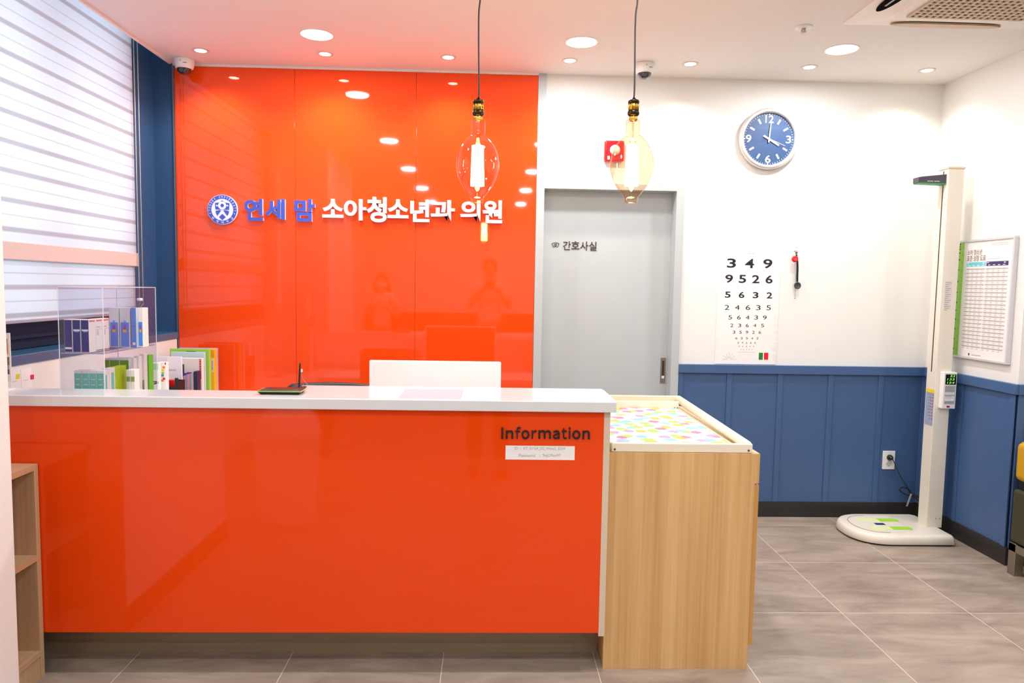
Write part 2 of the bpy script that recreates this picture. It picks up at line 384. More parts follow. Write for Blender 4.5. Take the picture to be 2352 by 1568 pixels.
# wainscot of the back wall and the right wall
ZR = .992
def wains_back():
    m = MB(); m.box(1.212, XR, YB-.006, YB, .1, ZR-.04); m.box(1.212, XR, YB-.026, YB, ZR-.055, ZR, .002)
    for x in (1.212, 1.53, 1.86, 2.19, 2.52, 2.812): m.box(x, x+.034 if x < 2.8 else XR, YB-.014, YB, .1, ZR-.055, .001)
    m.box(1.212, XR, YB-.009, YB, .1, .107)
    return m
struct(wains_back(), 'trim_wainscot_back', blue_paint)
m = MB(); m.box(XR-.006, XR, YCOR, YB, .1, ZR-.04); m.box(XR-.026, XR, YCOR-.02, YB, ZR-.055, ZR, .002)
for y in (4.47, 4.12, 3.70): m.box(XR-.014, XR, y, y+.034, .1, ZR-.055, .001)
m.box(XR, 5.2, YCOR-.006, YCOR, .1, ZR-.04); m.box(XR-.01, 5.2, YCOR-.026, YCOR, ZR-.055, ZR, .002)
for x in (XR, 3.16, 3.49, 3.82, 4.15): m.box(x, x+.034, YCOR-.014, YCOR, .1, ZR-.055, .001)
struct(m, 'trim_wainscot_right', blue_paint)
m = MB(); m.box(1.212, XR, YB-.014, YB, 0, .1); m.box(1.212, XR, YB-.018, YB, 0, .003); struct(m, 'baseboard_back', dark_base)
m = MB(); m.box(XR-.014, XR, YCOR-.014, YB-.014, 0, .1); m.box(XR, 5.2, YCOR-.014, YCOR, 0, .1); struct(m, 'baseboard_right', dark_base)
m = MB(); m.box(-2.2, 5.2, -3.714, -3.7, 0, .1); struct(m, 'baseboard_front', dark_base)
m = MB(); m.box(-2.2, 5.2, -3.706, -3.7, .1, .95); m.box(-2.2, 5.2, -3.72, -3.7, .93, .985); struct(m, 'trim_wainscot_front', blue_paint)
# door
d = bpy.data.objects.new('door_1', None); COL.objects.link(d); d['kind'] = 'structure'; d.location = (.75, YB, 0)
m = MB(); m.box(.282, DX0, YB-.02, YB+.16, 0, DZ+.036); m.box(.282, DX0, YB-.02, YB, DZ+.0362, ZC); m.box(DX1, 1.212, YB-.02, YB+.16, 0, DZ+.036); m.box(DX0, DX1, YB-.02, YB+.16, DZ, DZ+.036)
m.build('door_frame', grey_paint, d)
m = MB(); m.box(DX0, DX1, YB+.09, YB+.13, .004, DZ, .001); leaf = m.build('door_leaf', grey_paint, d)
yl = YB+.09
a = at(1519, 821, Y=yl); b_ = at(1526, 880, Y=yl)
m = MB(); m.use(steel); m.box(a.x-.004, a.x+.030, yl-.003, yl+.001, b_.z, a.z, .001); m.use(M('handle_recess', '#5c5148', .4, metal=1)).box(a.x+.006, a.x+.020, yl-.0036, yl-.0028, b_.z+.03, a.z-.02)
m.use(white_pl).box(a.x+.005, a.x+.021, yl-.006, yl-.0028, b_.z+.032, b_.z+.05, .001)
hd = m.build('handle', None, leaf)
#==DOOR SIGN==
yl2 = yl-.0002
def bx(px0, py0, px1, py1, Y): # plane box helper -> ll, w, h
    p = at(px0, (py0+py1)/2, Y=Y); q = at(px1, (py0+py1)/2, Y=Y); t = at((px0+px1)/2, py0, Y=Y); b = at((px0+px1)/2, py1, Y=Y)
    return Vector((p.x, Y, b.z)), q.x-p.x, t.z-b.z
sign_dark = M('dark_brown_acrylic', '#3a2524', .4)
ds = thing('door_sign', (at(1320, 563, Y=yl).x, yl, 1.72), 'dark brown Korean lettering with nurse cap icon on the grey door', 'door sign')
for ch, (x0, y0, x1, y1) in zip('간호사실', [(1293.3, 553.8, 1311.2, 573.6), (1312.3, 553.8, 1331, 572), (1332.5, 554.4, 1351.2, 575), (1353, 555, 1370, 575.3)]):
    ll, w_, h_ = bx(x0, y0, x1, y1, yl2); m = MB(); m.text(ch, ll, X_, Z_, w_, h_, .004, offset=.006); m.build('letter', sign_dark, ds)
m = MB(); c = at(1276, 562.5, Y=yl2); s_ = .00268
cap_o = [(-9, 3), (-6, 5.2), (0, 6), (6, 5.2), (9, 3), (5, -5), (2, -4.2), (0, -3.5), (-2, -4.2), (-5, -5)]
def ringpoly(m, poly, c, s, t, d):
    n = len(poly); inn = []
    cx = sum(p[0] for p in poly)/n; cyy = sum(p[1] for p in poly)/n
    for x, y in poly: L_ = math.hypot(x-cx, y-cyy); k = (L_-t)/L_; inn.append((cx+(x-cx)*k, cyy+(y-cyy)*k))
    for i in range(n):
        j = (i+1) % n; m.prism([poly[i], poly[j], inn[j], inn[i]], c, X_*s, Z_*s, -Y_*d)
ringpoly(m, cap_o, c, s_, 1.0, .004)
m.annulus(c, X_*s_, Z_*s_, -Y_*.004, 1.8, 2.9, 20)
m.build('nurse_cap_icon', sign_dark, ds)
#==ORANGE PANELS==
px_edges = [at(404, 400, Y=4.49).x, at(678, 400, Y=4.49).x, at(955, 400, Y=4.49).x, .2815]
labs = ['glossy orange glass wall panel beside the blue window bay, leftmost of three', 'glossy orange glass wall panel in the middle of the three behind the counter', 'glossy orange glass wall panel next to the grey door frame, rightmost of three']
for i in range(3):
    m = MB(); m.box(px_edges[i]+.0007, px_edges[i+1]-.0007, 4.49, YB, .0, ZC-.012, .0012)
    tag(m.build('wall_panel', orange, org=((px_edges[i]+px_edges[i+1])/2, 4.5, 0)), labs[i], 'wall panel', 'orange glass wall panels')
m = MB(); m.box(XL, .283, 4.487, YB, ZC-.012, ZC+.001); struct(m, 'trim_shadow_line', M('trim_white2', '#efe9e4', .5))
m = MB(); m.box(XL-.004, px_edges[0], 4.486, YB, .0, ZC-.012); struct(m, 'trim_panel_edge', M('alu_edge', '#8d8f96', .3, metal=.8))
#==END STRUCTURE==
#==WALL SIGN==
YS = 4.49
blue_l = M('sign_blue', '#3b55c2', .4); white_l = M('sign_white', '#ecebf2', .4)
def letter(t, x0, y0, x1, y1, mat, side, off=.032):
    ll, w_, h_ = bx(x0, y0, x1, y1, YS); m = MB(); m.use(mat).text(t, ll, X_, Z_, w_, h_, .022, offset=off, side=side); return m, ll
sg = thing('wall_sign', (at(640, 480, Y=YS).x, YS, 1.85), 'raised blue Korean clinic name lettering on the orange panels', 'wall sign', 'raised sign lettering')
for t, *q in [('연', 564, 457, 606.5, 507), ('세', 611, 458, 656.5, 505), ('맘', 678, 458, 725, 509)]:
    m, ll = letter(t, *q, blue_l, white_l); m.build('letter', None, sg, org=ll)
sg = thing('wall_sign', (at(950, 480, Y=YS).x, YS, 1.85), 'raised white Korean clinic name lettering, the longer run on the orange panels', 'wall sign', 'raised sign lettering')
for t, *q in [('소', 742, 457.5, 790, 500.5), ('아', 791.5, 458, 842, 506.5), ('청', 843.5, 453, 889, 511), ('소', 891, 458.5, 939, 501.6), ('년', 943, 459, 987, 510.5), ('과', 989.6, 460, 1045, 508), ('의', 1057.5, 460.5, 1103.6, 509), ('원', 1108.5, 460.5, 1153.7, 513)]:
    m, ll = letter(t, *q, white_l, white_l); m.build('letter', None, sg, org=ll)
ec = at(513.5, 482, Y=YS); ec = Vector((ec.x, YS, ec.z)); R = .0905
em = thing('emblem', ec, 'round blue and white university crest emblem left of the sign lettering', 'emblem')
m = MB(); m.cyl(ec, ec-Y_*.02, R, 64); m.build('disc', white_l, em)
m = MB(); o = ec-Y_*.02; m.annulus(o, X_, Z_, -Y_*.0015, R*.735, R*.97, 64); m.build('ring', blue_l, em)
m = MB(); m.use(white_l); o2 = ec-Y_*.0215
def arc_text(m, s, a0, a1, r, hh, inward=False):
    n = len(s)
    for i, chh in enumerate(s):
        if chh == ' ': continue
        a = a0+(a1-a0)*i/(n-1); rad = Vector((math.cos(a), 0, math.sin(a)))
        upv = rad if not inward else -rad; rt = upv.cross(Y_)*-1
        rt = Vector((math.sin(a), 0, -math.cos(a))) if not inward else Vector((-math.sin(a), 0, math.cos(a)))
        wd = hh*(.28 if chh == 'I' else .62) if ord(chh) < 256 else hh
        m.text(chh, o2+rad*(r-hh/2 if not inward else r+hh/2)-rt*wd/2, rt, upv, wd, hh, .0008, offset=.008, res=3)
arc_text(m, 'YONSEI UNIVERSITY', math.radians(184), math.radians(-4), R*.853, R*.145)
arc_text(m, '연세대학교', math.radians(222), math.radians(318), R*.853, R*.16, True)
for a in (198, 342):
    p = o2+Vector((math.cos(math.radians(a)), 0, math.sin(math.radians(a))))*R*.853; m.cyl(p, p-Y_*.0008, R*.035, 10)
m.build('ring_lettering', None, em)
m = MB(); o = ec-Y_*.02
m.use(blue_l)
def S(pts): return [(x*R, y*R) for x, y in pts]
m.prism(S([(-.48, .44), (-.2, .47), (0, .62), (.2, .47), (.48, .44), (.46, 0), (-.46, 0)]), o, X_, Z_, -Y_*.0015)
m.prism(S([(-.45, -.09), (-.2, -.04), (-.08, -.06), (-.33, -.42), (-.42, -.26)]), o, X_, Z_, -Y_*.0015)
m.prism(S([(.45, -.09), (.42, -.26), (.33, -.42), (.08, -.06), (.2, -.04)]), o, X_, Z_, -Y_*.0015)
m.prism(S([(0, -.28), (.22, -.5), (0, -.7), (-.22, -.5)]), o, X_, Z_, -Y_*.0015)
m.use(white_l); m.annulus(o-Y_*.0015+Z_*R*.27, X_*R, Z_*R, -Y_*.0012, .12, .27, 32)
m.prism(S([(-.42, .22), (-.3, .2), (-.28, .28), (-.38, .32)]), o-Y_*.0015, X_, Z_, -Y_*.001); m.cyl(o+X_*R*.35+Z_*R*.27-Y_*.0015, o+X_*R*.35+Z_*R*.27-Y_*.0025, R*.06, 10)
m.build('shield', None, em)
#==COUNTER==
YF = 2.60
CL = -1.93
ct = thing('reception_counter', (-.65, 2.75, 0), 'glossy orange reception counter on a recessed wood toe kick', 'counter')
m = MB(); m.box(CL, .431, YF, YF+.02, .163, 1.012, .001); m.build('front_panel', orange_c, ct)
m = MB(); m.box(.431, .4545, YF+.0, 2.90, .150, 1.012, .0008); m.build('end_panel', beige_edge, ct)
m = MB(); m.box(CL, .431, YF+.02, YF+.14, .163, 1.012); m.box(-.74, .431, YF+.14, YF+.16, .163, 1.012); m.build('back_panel', white_pl, ct)
m = MB(); m.box(CL, .452, 2.765, 2.785, 0, .163); m.build('toe_kick', kickw, ct)
cx1 = .472
m = MB(); yb1, yb2, xs_ = 2.745, 2.915, at(690, 887, Z=1.052).x
poly = [(CL, 2.575), (cx1, 2.575), (cx1, yb2), (xs_, yb2), (xs_, yb1), (CL, yb1)]
m.prism(poly, (0, 0, 1.0122), X_, Y_, Z_*.0398)
bmesh.ops.bevel(m.b, geom=[e for e in m.b.edges], offset=.003, segments=2, profile=.5, affect='EDGES')
tag(m.build('countertop', stone, org=(-.7, 2.75, 1.0122)), 'long white solid surface worktop along the orange reception counter', 'countertop')
il = thing('information_lettering', (.2, YF, .91), 'black Information lettering on the orange counter front', 'lettering')
for t, x0, x1, y0, y1 in [('Ｉ', 265, 300, 175, 395), ('ｎ', 352, 495, 230, 395), ('ｆ', 532, 635, 165, 395), ('ｏ', 655, 805, 228, 402), ('ｒ', 850, 945, 230, 395), ('ｍ', 980, 1220, 228, 395), ('ａ', 1260, 1390, 230, 402), ('ｔ', 1430, 1525, 190, 402), ('ｉ', 1562, 1598, 172, 398), ('ｏ', 1635, 1788, 232, 404), ('ｎ', 1830, 1970, 234, 405)]:
    m = MB(); ll, w_, h_ = bx(1120+x0/8.4, 960+y0/8.4, 1120+x1/8.4, 960+y1/8.4, YF); (m.box(ll.x, ll.x+w_, YF-.006, YF, ll.z, ll.z+h_) if t == 'Ｉ' else m.text(t, ll, X_, Z_, w_, h_, .006, offset=.018)); m.build('letter', ink, il)
nt_ = thing('network_note', (.2, YF, .85), 'small white paper strip with ID and password under the black lettering', 'note')
ll, w_, h_ = bx(1161, 1023.5, 1320, 1055.5, YF)
m = MB(); m.box(ll.x, ll.x+w_, YF-.0006, YF, ll.z, ll.z+h_); m.build('paper', paper, nt_)
m = MB(); g_ = M('note_ink', '#a9a3a3', .6)
for t, x0, y0, x1, y1 in [('ID', 1182.5, 1026.5, 1189, 1032.3), (':', 1195.3, 1028, 1196.3, 1032), ('KT_G1GA_5G_Wave2_3D34', 1202.5, 1026.3, 1298, 1033.5), ('Password', 1191.5, 1042, 1229, 1049), (':', 1239, 1044.5, 1240, 1049), ('9eji29ez97', 1246.5, 1042.2, 1288, 1050.5)]:
    l2, w2, h2 = bx(x0, y0, x1, y1, YF-.0006); m.text(t, l2, X_, Z_, w2, h2, .0003)
m.build('print', g_, nt_)
# things on the worktop
ZT = 1.052
pp = thing('notice_sheet', (at(994, 905, Z=ZT).x, 2.75, ZT), 'printed notice sheet with grey lines lying on the worktop before the monitor', 'paper sheet', 'sheets on the worktop')
def quad_on_top(m, pts, z0, z1):
    P = [at(x, y, Z=ZT) for x, y in pts]; A = [m.b.verts.new((p.x, p.y, z0)) for p in P]; B = [m.b.verts.new((p.x, p.y, z1)) for p in P]
    m.face(A); m.face(B)
    for i in range(len(P)): m.face([A[i], A[(i+1) % len(P)], B[(i+1) % len(P)], B[i]])
a, b_ = at(905, 916, Z=ZT), at(1072, 894, Z=ZT)
m = MB(); m.box(a.x, b_.x, a.y, b_.y, ZT, ZT+.0005); m.build('paper', M('laminated_paper', '#dddde1', .2), pp)
m = MB(); y_ = b_.y-.006
while y_ > a.y+.02: m.box(a.x+.012, b_.x-.012, y_-.017, y_, ZT+.0005, ZT+.0008); y_ -= .021
m.build('print', M('grey_print', '#b4b4be', .4), pp)
pp = thing('notice_sheet', (at(1330, 905, Z=ZT).x, 2.75, ZT), 'faint white sheet lying at the right end of the worktop', 'paper sheet', 'sheets on the worktop')
a, b_ = at(1262, 917, Z=ZT), at(1375, 895, Z=ZT)
m = MB(); m.box(a.x, b_.x+.02, a.y, b_.y, ZT, ZT+.0005); m.build('paper', M('laminated_paper2', '#e4e4ea', .15), pp)
m = MB()
for i in range(7): m.box(a.x+.02, b_.x-.03+.01*(i % 3), a.y+.03+.03*i, a.y+.036+.03*i, ZT+.0005, ZT+.0007)
m.build('print', M('faint_print', '#c0c0ca', .5), pp)
# signature pad
pc = at(648, 903, Z=ZT); pw = (at(700, 905, Z=ZT).x-at(599, 905, Z=ZT).x)/2
sp_ = thing('signature_pad', (pc.x, pc.y, ZT), 'black card signature pad with lime edge stripe on the worktop', 'signature pad')
x0, x1 = pc.x-pw, pc.x+pw; y0, y1 = pc.y-.04, pc.y+.045
def wedge(m, ins0, z0, ins1, z1):
    A = [(x0+ins0, y0+ins0), (x1-ins0, y0+ins0), (x1-ins0, y1-ins0), (x0+ins0, y1-ins0)]; B = [(x0+ins1, y0+ins1), (x1-ins1, y0+ins1), (x1-ins1, y1-ins1), (x0+ins1, y1-ins1)]
    va = [m.b.verts.new((x, y, ZT+z0)) for x, y in A]; vb = [m.b.verts.new((x, y, ZT+z1)) for x, y in B]; m.loft([va, vb])
m = MB(); wedge(m, .010, .0, .0, .011); wedge(m, .001, .0135, .014, .019); m.build('housing', black_pl, sp_)
m = MB(); wedge(m, -.001, .011, -.001, .0138); m.build('edge_stripe', M('lime_plastic', '#9ab93a', .4), sp_)
m = MB(); m.box(x0+.045, x1-.035, y0+.018, y1-.02, ZT+.019, ZT+.0196); m.build('screen', M('dark_screen', '#3b1a18', .08), sp_)
# upright edge-on reader
rc = at(687, 892, Z=ZT); tp = at(687, 833, Y=rc.y)
rd = thing('card_reader', (rc.x, rc.y, ZT), 'thin black upright panel seen edge-on with a white cable behind the signature pad', 'card reader')
tilt = .012
m = MB(); dr_ = Vector((rc.x, rc.y, 0)).normalized(); sd_ = Vector((dr_.y, -dr_.x, 0)); m.prism([(-.0045, 0), (.0035, 0), (.0035+tilt*.3, tp.z-ZT), (-.0025+tilt*.3, tp.z-ZT)], Vector((rc.x, rc.y, ZT))-dr_*.035, sd_, Z_, dr_*.075)
m.box(rc.x-.02, rc.x+.02, rc.y-.03, rc.y+.04, ZT, ZT+.004, .001); m.build('panel', black_pl, rd)
m = MB(); q = at(690, 851, Y=rc.y); m.box(q.x, q.x+.007, rc.y-.006, rc.y+.006, q.z-.006, q.z+.006, .001); m.build('plug', white_pl, rd)
m = MB(); m.tube(bez([(q.x+.004, rc.y, q.z-.006), (q.x+.008, rc.y, q.z-.03), (q.x+.02, rc.y+.01, q.z-.05), (q.x+.022, rc.y+.02, ZT+.014), (q.x-.005, rc.y+.02, ZT+.002)]), .0009, 6); m.build('cable', M('grey_cable', '#9a9290', .5), rd)
# monitor
MY = 3.12
a, b_ = at(848, 828, Y=MY), at(1151, 829, Y=MY)
mo = thing('monitor', ((a.x+b_.x)/2, MY, .74), 'white backed computer monitor behind the worktop', 'monitor')
m = MB(); m.box(a.x, b_.x, MY, MY+.02, .82, 1.136, .006); m.use(white_pl); m.box(a.x+.14, b_.x-.14, MY-.0008, MY, .86, 1.0)
m.build('shell', white_pl, mo)
mc = (a.x+b_.x)/2
m = MB(); m.box(a.x+.008, b_.x-.008, MY+.0202, MY+.022, .835, 1.126); m.build('screen', M('monitor_screen', '#0c0e12', .15), mo)
m = MB(); m.box(mc-.03, mc+.03, MY-.03, MY, .75, .95, .003); m.box(mc-.12, mc+.12, MY-.09, MY+.1, .74, .752, .003); m.build('stand', white_pl, mo)
# desk behind the counter (low), side cabinet under the window
dk = thing('desk', (-.3, 3.1, 0), 'low white staff desk hidden behind the reception counter', 'desk')
m = MB(); m.box(-1.3, .42, 2.925, 3.45, .71, .74, .002); m.build('top', white_pl, dk)
for x in (-1.28, .40): m = MB(); m.box(x-.01, x+.01, 2.93, 3.44, 0, .71); m.build('side_panel', white_pl, dk)
sc_ = thing('side_cabinet', (-1.6, 3.6, 0), 'low white cabinet along the window wall behind the counter', 'cabinet')
m = MB(); m.box(XL+.012, -1.32, 2.80, 4.47, .08, .71, .002); m.box(XL+.03, -1.36, 2.82, 4.46, 0, .08); m.build('body', white_pl, sc_)
m = MB(); m.box(XL+.01, -1.31, 2.79, 4.48, .71, .74, .003); m.build('top', stone, sc_)
for i in range(3): m = MB(); m.box(-1.318, -1.30, 2.81+i*.55, 3.35+i*.55, .09, .70, .002); m.build('door', white_pl, sc_)
# office chair
co = Vector((-.70, 3.72, 0)); YBK = 3.48
oc = thing('office_chair', co, 'black office chair with curved backrest top showing over the worktop', 'chair')
bl = at(655, 888, Y=YBK); tc_ = at(760, 879.5, Y=YBK)
cw = tc_.x-bl.x
m = MB(); N = 17; fr = []; bk = []
prof = []
for i in range(N):
    t = -1+2*i/(N-1); x = tc_.x+t*cw*1.6-cw*.0 if False else bl.x+(i/(N-1))*(.46)
    s = (x-bl.x)/.46; z = tc_.z-.010*((s-.5)*2)**2-(.02*max(0, (abs(s-.5)*2-.93)/.07)**2)
    y = YBK+.035*(1-((s-.5)*2)**2); prof.append((x, y, z))
rows = []
for (x, y, z) in prof:
    s = (x-bl.x)/.46; bot = .56; wv = 1
    rows.append([m.b.verts.new((x, y-.012, bot)), m.b.verts.new((x, y-.018, .8)), m.b.verts.new((x, y-.012, z-.008)), m.b.verts.new((x, y, z)), m.b.verts.new((x, y+.012, z-.008)), m.b.verts.new((x, y+.018, .8)), m.b.verts.new((x, y+.012, bot))])
m.sm = True; m.loft(rows, True, True); m.sm = False
m.build('backrest', black_pl, oc)
cc = Vector((bl.x+.23, 3.76, 0))
m = MB(); m.box(cc.x-.24, cc.x+.24, 3.52, 3.98, .45, .53, .03, 3); m.build('seat', M('black_fabric', '#1d1d20', .8), oc)
m = MB(); m.cyl((cc.x, 3.76, .08), (cc.x, 3.76, .45), .025, 16); m.box(cc.x-.03, cc.x+.03, 3.49, 3.56, .44, .62, .005); m.build('column', black_pl, oc)
m = MB()
for k in range(5):
    a_ = k*2*math.pi/5+.3; e = cc+Vector((math.cos(a_), math.sin(a_), 0))*.28; m.tube([(cc.x, cc.y, .10), (e.x, e.y, .07)], .018, 8)
m.build('base', black_pl, oc)
for k in range(5):
    a_ = k*2*math.pi/5+.3; e = cc+Vector((math.cos(a_), math.sin(a_), 0))*.28; m = MB(); m.cyl((e.x-.015, e.y, .028), (e.x+.015, e.y, .028), .028, 16); m.build('caster', black_pl, oc)
#==PENDANTS==
YP = 2.80
filament = M('filament', (1, .70, .38, 1), .5, emit=0)
fb = filament.node_tree.nodes['Principled BSDF']; fb.inputs['Emission Color'].default_value = (1, .72, .38, 1); fb.inputs['Emission Strength'].default_value = 60
def pendant(px_, label):
    c = at(px_, 377, Y=YP); cx_, z0 = c.x, at(px_, 467, Y=YP).z; z = lambda py: at(px_, py, Y=YP).z
    k = (z(275)-z(467))/192
    t = thing('pendant_lamp', (cx_, YP, ZC), label, 'pendant lamp', 'filament bulbs hanging over the counter')
    m = MB(); m.lathe((cx_, YP, ZC), -Z_, [(.045, 0), (.045, .012), (.03, .022), (.006, .026)], 24); m.build('ceiling_rose', bronze, t)
    m = MB(); zt = z(224); q = random.Random(int(px_))
    m.tube(bez([(cx_, YP, ZC-.02), (cx_+.003, YP, ZC-.2), (cx_-.003, YP, (ZC+zt)/2), (cx_+.001, YP, zt+.05), (cx_, YP, zt-.005)]), .0032, 8); m.build('cord', M('black_cord', '#2a2326', .6), t)
    m = MB(); u = k  # metres per pixel
    prof = [(3, 0), (5.5, 5), (11, 6), (13, 8), (13, 12), (11, 13)]
    m.use(bronze).lathe((cx_, YP, zt), -Z_, [(r*u, h*u) for r, h in prof], 32)
    m.use(brass).lathe((cx_, YP, zt), -Z_, [(11.3*u, 12.5*u), (11.3*u, 30*u)], 12)
    for j in range(12):
        a_ = j*math.pi/6; m.cyl((cx_+11.4*u*math.cos(a_), YP+11.4*u*math.sin(a_), zt-13*u), (cx_+11.4*u*math.cos(a_), YP+11.4*u*math.sin(a_), zt-30*u), 1.1*u, 6)
    m.use(bronze).lathe((cx_, YP, zt), -Z_, [(11.5*u, 29.5*u), (13.5*u, 32*u), (13.8*u, 36*u), (12.8*u, 40*u), (9*u, 43*u)], 32)
    m.build('socket', None, t)
    m = MB(); m.lathe((cx_, YP, zt-42*u), -Z_, [(9.6*u, 0), (9.6*u, 3*u), (10.2*u, 4.5*u), (9.6*u, 6*u), (10.2*u, 7.5*u), (9*u, 11*u)], 24); m.build('bulb_cap', brass, t)
    # glass envelope
    zg = zt-50*u; H = [(9, 0), (15, 2), (16.8, 6), (16.9, 33), (17.5, 36), (26, 44), (37, 57), (45.5, 75), (50, 95), (51, 104), (49.5, 118), (44, 136), (33, 157), (21, 172), (16.5, 178), (15.5, 184), (15.5, 188), (12, 191.5), (4, 193)]
    m = MB(); m.sm = True
    pts = bez([(r, h, 0) for r, h in H], 3)
    m.loft([m.ring(Vector((cx_, YP, zg-p.y*u)), -Z_, max(p.x, .3)*u, 48) for p in pts], False); m.sm = False; m.build('bulb', bulb_glass, t)
    m = MB(); m.cyl((cx_, YP, zg-2*u), (cx_, YP, zg-44*u), 3*u, 12, 1.8*u); m.cyl((cx_, YP, zg-44*u), (cx_, YP, zg-178*u), .7*u, 8)
    m.cyl((cx_, YP, zg-50*u), (cx_, YP, zg-52*u), 8*u, 16); m.build('glass_stem', clear_stem, t)
    m = MB(); nf = 18
    for j in range(nf):
        a0, a1 = 2*math.pi*j/nf, 2*math.pi*(j+.5)/nf; r0, r1 = 12.5*u, 15*u
        top = Vector((cx_+r0*math.cos(a0), YP+r0*math.sin(a0), zg-60*u)); bot = Vector((cx_+r1*math.cos(a1), YP+r1*math.sin(a1), zg-152*u)); t2 = Vector((cx_+r0*math.cos(a1+.17), YP+r0*math.sin(a1+.17), zg-60*u))
        m.tube([top, bot], 1.25*u, 6); m.tube([bot, t2], 1.25*u, 6)
    m.build('filament', filament, t)
    return t
clear_stem = clear_mat('clear_glass_stem', '#f6ede2', .2)
pendant(1097, 'large glowing filament bulb pendant hanging before the orange wall')
pendant(1451.5, 'large glowing filament bulb pendant hanging before the white wall and grey door')
#==CEILING FIXTURES==
lamp_w = M('lamp_diffuser', (1, 1, 1, 1), .5, emit=9); spot_w = M('spot_lens', (1, .93, .82, 1), .5, emit=14)
trim_r = M('spot_trim', '#d8cfc8', .4)
nm = ['leftmost recessed spotlight, beside the dome camera over the orange wall', 'second recessed spotlight from the left over the orange wall', 'third recessed spotlight from the left over the orange wall', 'middle recessed spotlight of the row, above the grey door corner', 'recessed spotlight right of the dome camera above the white wall', 'recessed spotlight above the blue clock side, second from the right corner', 'recessed spotlight nearest the right wall corner']
for x, l in zip(SPOT_X, nm):
    t = thing('recessed_spotlight', (x, SPOT_Y, ZC), l, 'spotlight', 'small spotlights along the back wall')
    m = MB(); m.annulus((x, SPOT_Y, ZC), X_, Y_, -Z_*.003, .032, .047, 32); m.build('trim_ring', trim_r, t)
    m = MB(); m.lathe((x, SPOT_Y, ZC-.0005), -Z_, [(.032, 0), (.030, .002), (.02, .004)], 24); m.build('lens', spot_w, t)
nm = {(-.932, 3.91): 'large round white downlight over the orange wall, front-row left', (.472, 3.91): 'large round white downlight between the two hanging bulbs', (1.885, 3.91): 'large round white downlight near the right side of the ceiling'}
for y in DL_Y:
    for x in DL_X:
        r_ = .082
        t = thing('round_downlight', (x, y, ZC), nm.get((x, y), 'round white downlight further forward in the ceiling'), 'downlight', 'large round downlights')
        m = MB(); m.annulus((x, y, ZC), X_, Y_, -Z_*.003, r_, r_+.006, 40); m.build('trim_ring', white_pl, t)
        m = MB(); m.cyl((x, y, ZC), (x, y, ZC-.0025), r_, 40); m.build('diffuser', lamp_w, t)
def dome(cx_, cy_, label):
    t = thing('dome_camera', (cx_, cy_, ZC), label, 'security camera', 'dome cameras on the ceiling')
    m = MB(); m.lathe((cx_, cy_, ZC), -Z_, [(.056, 0), (.058, .006), (.055, .034), (.050, .05), (.044, .056), (.02, .057)], 40); m.build('housing', white_pl, t)
    m = MB(); m.lathe((cx_, cy_, ZC-.05), -Z_, [(.041, 0), (.0395, .012), (.034, .024), (.024, .034), (.01, .039), (0, .04)], 32, False); m.build('dome', M('smoked_dome', '#26282c', .08, coat=1), t)
    m = MB(); m.cyl((cx_, cy_-.030, ZC-.066), (cx_-.002, cy_-.044, ZC-.073), .011, 20); m.build('lens', M('lens_grey', '#55585e', .2, metal=.6), t)
    m = MB(); m.cyl((cx_, cy_-.05, ZC-.02), (cx_, cy_-.057, ZC-.021), .003, 8); m.box(cx_+.015, cx_+.035, cy_-.0535, cy_-.05, ZC-.034, ZC-.031); m.build('mark', M('mark_grey', '#6d6a6d', .5), t)
p = at(414, 146, Y=4.40); dome(at(414, 140, Z=2.75).x, 4.40, 'white dome security camera in the left corner by the orange wall')
p = at(1477, 150, Z=ZC); dome(p.x+.004, 4.25, 'white dome security camera above the white wall')
p = at(1846, 62, Z=ZC)
t = thing('fire_sprinkler', (p.x, p.y, ZC), 'small ceiling sprinkler head with round white plate', 'sprinkler')
m = MB(); m.lathe(p, -Z_, [(.042, 0), (.041, .004), (.03, .008), (.012, .009)], 32); m.build('plate', white_pl, t)
m = MB(); m.lathe(p, -Z_, [(.010, .008), (.009, .02), (.004, .026), (.014, .028), (.014, .03)], 12)
m.tube([(p.x-.01, p.y, p.z-.015), (p.x-.012, p.y, p.z-.024), (p.x, p.y, p.z-.028), (p.x+.012, p.y, p.z-.024), (p.x+.01, p.y, p.z-.015)], .0018, 6); m.build('head', chrome, t)
# four-way ceiling air conditioner cassette
q0 = at(1935, 53, Z=ZC)
S0 = .95; ax0, ay1 = q0.x, q0.y+.0; axc, ayc = ax0+S0/2, ay1-S0/2
t = thing('ceiling_air_conditioner', (axc, ayc, ZC), 'white four-way ceiling cassette air conditioner with perforated grille', 'air conditioner')
m = MB()
def rr(h, r, z, n=8):
    out = []
    for cxs, cys, a0 in ((1, 1, 0), (-1, 1, 90), (-1, -1, 180), (1, -1, 270)):
        for i in range(n+1):
            a_ = math.radians(a0+90*i/n); out.append(m.b.verts.new((axc+cxs*(h-r)+r*math.cos(a_), ayc+cys*(h-r)+r*math.sin(a_), z)))
    return out
m.sm = False; m.loft([rr(S0/2, .012, ZC), rr(S0/2, .012, ZC-.006), rr(S0/2-.14, .06, ZC-.024), rr(S0/2-.15, .06, ZC-.036), rr(.30, .03, ZC-.036)], True)
m.build('panel', M('ac_plastic', '#e8e0d8', .35), t)
m = MB(); gz = ZC-.0375; G = .27
m.box(axc-G, axc+G, ayc-G, ayc+G, gz, gz+.001); m.build('filter', M('filter_brown', '#7a6654', .8), t)
m = MB(); n = 17
for i in range(n+1):
    s = -G+2*G*i/n
    m.box(axc+s-.006, axc+s+.006, ayc-G, ayc+G, gz-.006, gz); m.box(axc-G, axc+G, ayc+s-.006, ayc+s+.006, gz-.005, gz-.001)
m.build('grille', M('grille_beige', '#cbb8a4', .5), t)
slot = M('slot_black', '#060607', .9, spec=.05)
